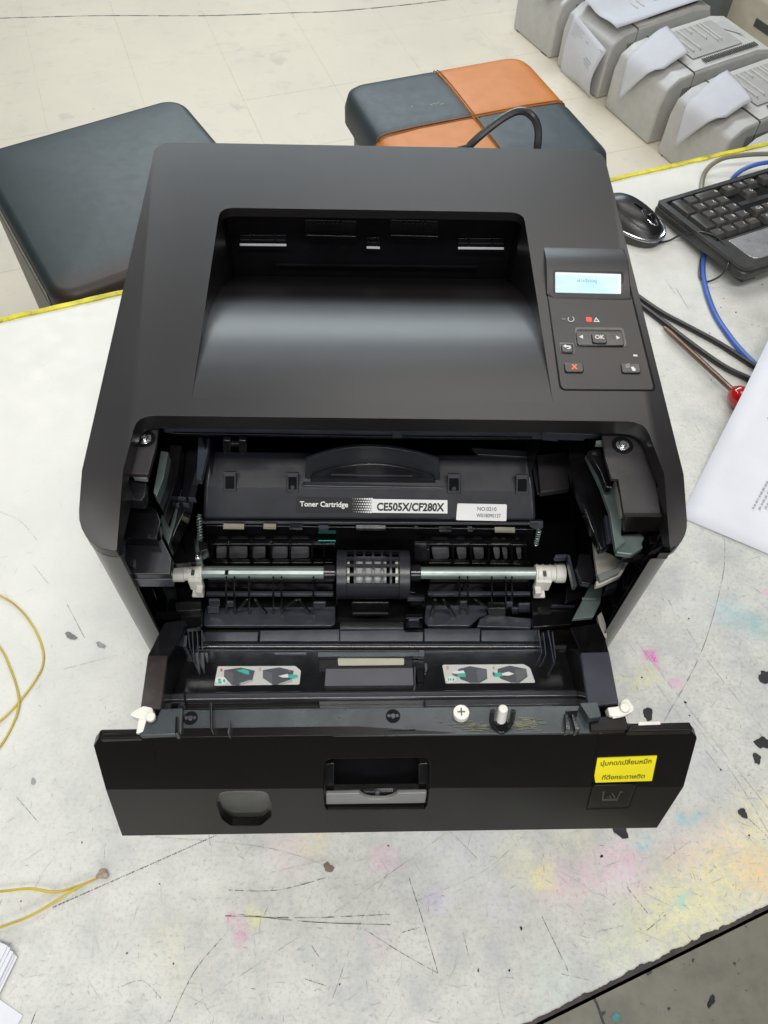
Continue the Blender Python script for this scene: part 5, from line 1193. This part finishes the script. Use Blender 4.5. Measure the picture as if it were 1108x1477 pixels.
sheet(curl(3, .15, -.02, -.175, .15, .0), 8, 16, 'paper_sheet', 'white sheet curling over the front of the grey printer nearest the keyboard', GP)
sheet(curl(0, .14, -.08, -.20, .07, .02), 8, 16, 'paper_sheet', 'white sheet on the farthest grey printer, cut by the top of the picture', GP)

# ------------------------------------------------------------------ keyboard
KA = math.radians(24.5); K0 = at(947, 290, Z=.022)
kb = thing('keyboard', 'black computer keyboard with speckled silver strip, lying turned round on the table', 'keyboard', (0, 0, 0))
KT = Matrix.Translation(Vector((K0.x, K0.y, .004))) @ Matrix.Rotation(KA, 4, 'Z') @ Matrix.Rotation(math.radians(-5.5), 4, 'X') @ Matrix.Scale(-1, 4, (0, 1, 0))
KD, KL, KH = .168, .45, .016
def kbx(poly, z0, z1): return xf(MB().prism([(x, y, z1) for x, y in poly], (0, 0, z0-z1)), KT)
kbx(rnd([(0, 0), (KL, 0), (KL, KD), (0, KD)], [.006, .006, .014, .014], 5), 0, KH-.004).build('body', M['kbody'], kb, bevel=.004, seg=3)
kbx(rnd([(.008, .006), (KL-.008, .006), (KL-.008, .1085), (.008, .1085)], .003), KH-.005, KH-.0022).build('key_deck', M['cavity'], kb, bevel=.0008)
fr = MB().prism([(x, y, KH+.0015) for x, y in rnd([(.001, .001), (KL-.001, .001), (KL-.001, KD-.001), (.001, KD-.001)], [.006, .006, .014, .014], 5)], (0, 0, -.005),
    [[(x, y, KH+.0015) for x, y in rnd([(.0095, .008), (KL-.0095, .008), (KL-.0095, .1075), (.0095, .1075)], .003)]]); xf(fr, KT).build('frame', M['kbody'], kb, bevel=.0012)
kbx(rnd([(.022, .112), (KL-.022, .112), (KL-.022, .158), (.022, .158)], [.003, .003, .014, .014], 5), KH+.001, KH+.0028).build('silver_strip', M['silver'], kb, bevel=.0006)
MB2 = MB()
for _ in range(60):
    x = random.uniform(.024, .25); y = random.uniform(.114, .156); a = random.random()*6.28; l = random.uniform(.0006, .003)
    d = Vector((math.cos(a), math.sin(a), 0))*l; s_ = Vector((-d.y, d.x, 0)).normalized()*random.uniform(.0002, .0006); q = Vector((x, y, KH+.0031))
    MB2.add([q, q+d*.5+s_, q+d, q+d*.5-s_], [(0, 1, 2, 3)])
o = xf(MB2, KT).build('dirt_specks', M['chip'], kb, smooth=0, merge=False); o['kind'] = 'stuff'
for x in (.03, KL-.03): kbx([(x-.01, .14), (x+.01, .14), (x+.01, .155), (x-.01, .155)], -.014, 0).build('foot', M['kbody'], kb)
KEYM = {}
def keymesh(wx, wy):
    k_ = (round(wx, 4), round(wy, 4))
    if k_ in KEYM: return KEYM[k_]
    mb = MB(); t = .0018; h = .0068
    b_ = rnd([(0, 0), (wx, 0), (wx, wy), (0, wy)], .001, 2); tt = rnd([(t, t*.9), (wx-t, t*.9), (wx-t, wy-t*1.3), (t, wy-t*1.3)], .0016, 2)
    n = len(b_); vs = [(x, y, 0) for x, y in b_]+[(x, y, h-.0006) for x, y in tt]+[(wx/2+(x-wx/2)*.9, wy/2+(y-wy/2)*.9, h) for x, y in tt]
    mb.add(vs, [[i, (i+1) % n, n+(i+1) % n, n+i] for i in range(n)]+[[n+i, n+(i+1) % n, 2*n+(i+1) % n, 2*n+i] for i in range(n)]+[list(range(2*n, 3*n))])
    mb.v = [Matrix.Scale(-1, 3, (0, 1, 0)) @ v for v in mb.v]
    tmp = mb.build('key', M['key'], smooth=30); me = tmp.data; bpy.data.objects.remove(tmp); KEYM[k_] = me; return me
U = .0183
KR = Matrix.Translation(Vector((K0.x, K0.y, .004))) @ Matrix.Rotation(KA, 4, 'Z') @ Matrix.Rotation(math.radians(-5.5), 4, 'X')
def key(cx, cy, w=1, h=1, leg=None, col='legend'):
    o = bpy.data.objects.new('key', keymesh(w*U-.0012, h*U-.0012)); C.objects.link(o); o.parent = kb
    o.matrix_local = KR @ Matrix.Translation(Vector((cx, -cy, KH-.0025)))
    if leg:
        cu = bpy.data.curves.new('t', 'FONT'); cu.body = leg; cu.size = .0072 if len(leg) < 3 else .0048; cu.resolution_u = 2
        t = bpy.data.objects.new('t', cu); C.objects.link(t); me = bpy.data.meshes.new_from_object(t.evaluated_get(bpy.context.evaluated_depsgraph_get()))
        bpy.data.objects.remove(t); bpy.data.curves.remove(cu)
        lo = bpy.data.objects.new('legend', me); me.materials.append(M[col]); C.objects.link(lo); lo.parent = o
        lo.location = (w*U-.0040, -.0050, .0070); lo.rotation_euler = (0, 0, math.pi)
X0, Y0 = .0125, .012
key(X0, Y0, 1, 2); key(X0+U, Y0, 1, 1, '.'); key(X0+2*U, Y0, 2, 1, '0')
for i, t in enumerate('321'): key(X0+(1+i)*U, Y0+U, 1, 1, t)
key(X0, Y0+2*U, 1, 2)
for i, t in enumerate('654'): key(X0+(1+i)*U, Y0+2*U, 1, 1, t)
for i, t in enumerate('987'): key(X0+(1+i)*U, Y0+3*U, 1, 1, t)
for i, t in enumerate(('-', '*', '/', 'Num')): key(X0+i*U, Y0+4*U, 1, 1, t, 'legendr' if t == 'Num' else 'legend')
XA = X0+4.35*U
for i, t in enumerate('→↓←'): key(XA+i*U, Y0, 1, 1, t)
key(XA+U, Y0+U, 1, 1, '↑')
for j in (3, 4):
    for i in range(3): key(XA+i*U, Y0+j*U, 1, 1, (('PD', 'End', 'Del'), ('PU', 'Hm', 'Ins'))[j-3][i])
XM = XA+3.35*U
for j, off in enumerate((0, .2, .5, .8, 0)):
    for i in range(8): key(XM+(i+off)*U, Y0+j*U)
kbx([(X0+4.5*U, Y0+1.9*U), (XA+2.8*U, Y0+1.9*U), (XA+2.8*U, Y0+2.3*U), (X0+4.5*U, Y0+2.3*U)], KH-.0022, KH-.0018).build('lamp_panel', M['kbody'], kb)
# ------------------------------------------------------------------ mouse
mf, mc = at(952, 349, Z=.006), at(903, 313, Z=.012); md = (mf-mc); md.z = 0; md.normalize(); ma = math.atan2(md.y, md.x)
mo = thing('mouse', 'black computer mouse with chrome trim, half hidden beside the printer', 'mouse', (0, 0, 0))
MC = Vector((mf.x, mf.y, .002))-md*.050
MT = Matrix.Translation(MC) @ Matrix.Rotation(ma, 4, 'Z')
def mshell(L, W, H, z0, off=0, zs=0.0, a0=0.0, a1=1.0):
    mb = MB(); nu, nv = 36, 12
    def f(u, v):
        th = 2*math.pi*u; ph = math.pi/2*(zs+(1-zs)*v)
        c, s_ = math.cos(th), math.sin(th); e = .85
        x = L*math.copysign(abs(c)**e, c)*math.cos(ph)**.7; y = W*math.copysign(abs(s_)**e, s_)*math.cos(ph)**.7*(1-.06*c)
        return Vector((x+off, y, z0+H*math.sin(ph)*(1-.16*x/L)))
    mb.grid(f, nu, nv); return mb
xf(mshell(.050, .031, .030, 0), MT).build('mouse_body', M['kbody'], mo, smooth=70)
xf(mshell(.045, .0265, .0268, .0052, .002, .12), MT).build('mouse_shell', M['mshell'], mo, smooth=70)
rimp = [Vector((.0015+.0478*math.copysign(abs(math.cos(a))**.85, math.cos(a)), .029*math.copysign(abs(math.sin(a))**.85, math.sin(a))*(1-.06*math.cos(a)), .0115-.0022*math.cos(a))) for a in [math.radians(-115+k*230/30) for k in range(31)]]
xf(MB().tube(rimp, [.0009+.0017*math.sin(math.pi*k/30) for k in range(31)], 8), MT).build('chrome_trim', M['chrome'], mo)
wl = [Vector((.026+.013*math.cos(a), .0052*math.sin(a), .0262-.004*math.cos(a))) for a in [2*math.pi*k/20 for k in range(21)]]
xf(MB().tube(wl, .0010, 6), MT).build('wheel_surround', M['chrome'], mo)
xf(MB().cyl((.026, -.003, .0245), (.026, .003, .0245), .0065, 20), MT).build('wheel', M['inner'], mo, bevel=.0008)
xf(MB().box((.0, -.0003, .0262), (.0125, .0003, .0335)), MT).build('button_split', M['cavity'], mo, bevel=0)
cpts = [(951, 350, .005), (965, 347, .004), (985, 338, .016), (1012, 335, .030), (1034, 342, .032), (1048, 360, .032), (1051, 378, .030), (1040, 397, .016), (1022, 406, .006), (1013, 404, .004), (1009, 394, .0035), (1011, 375, .003), (1016, 362, .003)]
MB().tube(spl([at(x, y, Z=z) for x, y, z in cpts], 8), .0012, 8).build('mouse_cord', M['cable'], mo)
# ------------------------------------------------------------------ cables on the table
def cable(pts, r, mat, name, label, cat='cable', n=8):
    o = MB().tube(spl([at(p[0], p[1], Z=(p[2] if len(p) > 2 else r)) for p in pts], 8), r, n).build(name, M[mat]); return tag(o, label, cat)
cable([(1030, 330), (1018, 362), (1014, 385), (1017, 412), (1030, 450), (1050, 482), (1075, 512), (1105, 538), (1150, 565)], .0033, 'blue', 'network_cable', 'blue network cable curving from under the keyboard to the white paper')
cable([(1045, 300), (1052, 268), (1062, 252, .012), (1080, 241, .02), (1108, 234, .022), (1160, 230, .02)], .003, 'blue', 'network_cable', 'short blue cable arching over the table behind the keyboard')
cable([(1012, 300), (1013, 262), (1022, 242, .012), (1042, 229, .02), (1070, 224, .024), (1108, 222, .024), (1170, 224, .02)], .0032, 'olive', 'grey_cable', 'olive grey cable arching beside the blue one behind the keyboard')
cable([(890, 405), (919, 427), (956, 452), (986, 468), (1031, 492), (1060, 510), (1088, 528), (1140, 560)], .0034, 'cable', 'black_cable', 'upper of two black cables running from the printer to the white paper')
cable([(890, 418), (920, 437), (956, 464), (985, 487), (1022, 514), (1050, 532), (1080, 546), (1130, 570)], .0034, 'cable', 'black_cable', 'lower of two black cables running alongside the screwdriver')
# screwdriver
sd = thing('screwdriver', 'screwdriver with translucent red handle and rusty shaft, partly under the white paper', 'screwdriver', (0, 0, 0))
s0, s1 = at(958, 472, Z=.0075), at(1060, 566, Z=.013); dv = (s1-s0).normalized()
MB().tube([s0, s0+dv*.004, s0+dv*.012, s1+dv*.004], [.0016, .0026, .0032, .0032], 12).build('shaft', M['brown'], sd)
hp_ = [s1+dv*t for t in (-.004, 0, .006, .014, .028, .05, .08, .095, .10)]
hb = MB(); n = 24; rr = [.006, .0095, .0122, .0128, .0118, .0125, .0125, .010, .004]
a_ = dv.orthogonal().normalized(); b__ = dv.cross(a_); vs = []
for i, p in enumerate(hp_):
    for k in range(n):
        th = 2*math.pi*k/n; fl_ = 1-.10*(abs(math.cos(3*th))**6 if 2 < i < 8 else 0); vs.append(p+(a_*math.cos(th)+b__*math.sin(th))*rr[i]*fl_)
hb.add(vs, [[i*n+k, i*n+(k+1) % n, (i+1)*n+(k+1) % n, (i+1)*n+k] for i in range(len(hp_)-1) for k in range(n)]+[list(range(n)), [(len(hp_)-1)*n+k for k in range(n)]])
hb.build('handle', M['red'], sd, smooth=50)
# ------------------------------------------------------------------ papers on the table
p0 = at(982.5, 745, Z=.0022); dA = at(1096, 514, Z=.022)-p0; dA.z = 0; dA = dA.normalized()*.297; dB = at(1108, 799, Z=.0022)-p0; dB.z = 0; dB = dB.normalized()*.21
def pz(u, v): return .0012+.029*max(0, min(1, (u-.12)/.42))**1.3*(1-.5*max(0, v-.3)) + .0012*math.sin(4*v)
def psh(u, v):
    return Vector((p0.x, p0.y, 0))+dA*u+dB*v+Vector((0, 0, pz(u, v)))
ps = MB().grid(psh, 16, 10).build('paper_sheet', M['paper'], smooth=80, solid=.0003)
tag(ps, 'white printed sheet lying over the screwdriver handle to the right of the printer', 'sheet of paper')
rw = random.Random(3)
def on_sheet(x, y):
    q = at(x, y, Z=.004)
    for _ in range(4):
        d = Vector((q.x-p0.x, q.y-p0.y, 0)); u = d.dot(dA)/dA.length_squared; v = d.dot(dB)/dB.length_squared
        q = at(x, y, Z=pz(u, v)+.0007)
    return q
for (xa, ya, xb, yb) in ((1085, 733, 1112, 684), (1094, 734, 1124, 680), (1103, 733, 1132, 681)):
    mb = MB(); k = 0.0; nx, ny = (yb-ya)/math.hypot(xb-xa, yb-ya), -(xb-xa)/math.hypot(xb-xa, yb-ya)
    while k < 1:
        l = rw.uniform(.03, .09); c_ = [(xa+(xb-xa)*t-nx*w_, ya+(yb-ya)*t-ny*w_) for t, w_ in ((k, 0), (k+l, 0), (k+l, 3.0), (k, 3.0))]
        mb.add([on_sheet(*p) for p in c_], [(0, 1, 2, 3)]); k += l+rw.uniform(.02, .05)
    mb.build('printed_line', M['greyink'], ps, smooth=0)
pst = thing('paper_stack', 'stack of white sheets at the left edge, above a single loose sheet', 'stack of paper', (0, 0, 0))
for k, (dx_, dy_) in enumerate(((4, 8), (3, 7), (5, 9), (2, 6), (0, 3), (-1, 2), (-5, -4), (-9, -7))):
    z = .001+k*.0011; c1, c2, c3 = (20+dx_, 1371+dy_), (-60+dx_, 1336+dy_), (-40+dx_, 1495+dy_)
    a = at(*c1, Z=z); v1 = (at(*c2, Z=z)-a).normalized()*.21; v2 = (at(20+dx_-35, 1371+dy_+72, Z=z)-a).normalized()*.15
    MB().prism([a, a+v1, a+v1+v2, a+v2], (0, 0, -.0009)).build('paper_sheet', M['paper'], pst, smooth=0)
a = at(33, 1465, Z=.0012); v1 = (at(0, 1442, Z=.0012)-a).normalized()*.21; v2 = (at(25, 1478, Z=.0012)-a).normalized()*.15
tag(MB().prism([a, a+v1, a+v1+v2, a+v2], (0, 0, -.0008)).build('loose_sheet', M['paper'], smooth=0), 'single loose white sheet at the bottom left corner of the picture', 'sheet of paper')
# ------------------------------------------------------------------ yellow wires
yw = thing('yellow_wire', 'thin yellow wire lying in two crossing loops at the left edge of the table', 'wire', (0, 0, 0))
def wire(pts, r, par, z=.0012): return MB().tube(spl([at(p[0], p[1], Z=(p[2] if len(p) > 2 else z)) for p in pts], 8), r, 6).build('strand', M['ywire'], par)
wire([(-60, 835), (0, 859), (28, 878), (50, 907), (62, 938), (61, 962), (48, 986), (27, 1013), (0, 1040), (-50, 1075)], .0009, yw)
wire([(-40, 890), (0, 934), (14, 962), (24, 990), (27, 1015, .003), (20, 1042), (0, 1077), (-40, 1120)], .0009, yw)
yt = thing('twisted_wire', 'pair of yellow wires joined in a small brown tip at the lower left', 'wire', (0, 0, 0))
wire([(-60, 1290), (0, 1286), (42, 1282), (78, 1287), (110, 1279), (140, 1267, .002)], .0010, yt, .003)
wire([(-60, 1362), (0, 1338), (42, 1322), (80, 1300), (112, 1280), (140, 1267, .002)], .0010, yt, .005)
q = at(148, 1261, Z=.0035)
tpb = MB(); rt = random.Random(5)
def tf(u, v):
    th, ph = 2*math.pi*u, math.pi*v; r = .0033*(1+.25*math.sin(3*th+2*ph))
    return q+Vector((r*1.3*math.sin(ph)*math.cos(th), r*math.sin(ph)*math.sin(th), r*.8*math.cos(ph)))
tpb.grid(tf, 14, 8); tpb.build('wire_tip', M['tip'], yt, smooth=60)
# dark crack crossing the floor tiles
ck = MB(); pts_ = spl([at(x, y, Z=FZ+.0012) for x, y in ((-40, 27), (60, 24), (160, 22), (300, 22), (420, 18), (480, 16), (560, 9), (640, 0), (700, -10))], 10)
for a, b in zip(pts_[:-1], pts_[1:]):
    s_ = Vector((-(b-a).y, (b-a).x, 0)).normalized()*random.uniform(.0008, .0028); ck.add([a-s_, b-s_, b+s_, a+s_], [(0, 1, 2, 3)])
ck.build('floor_crack', M['scr'], fl, smooth=0, merge=False)
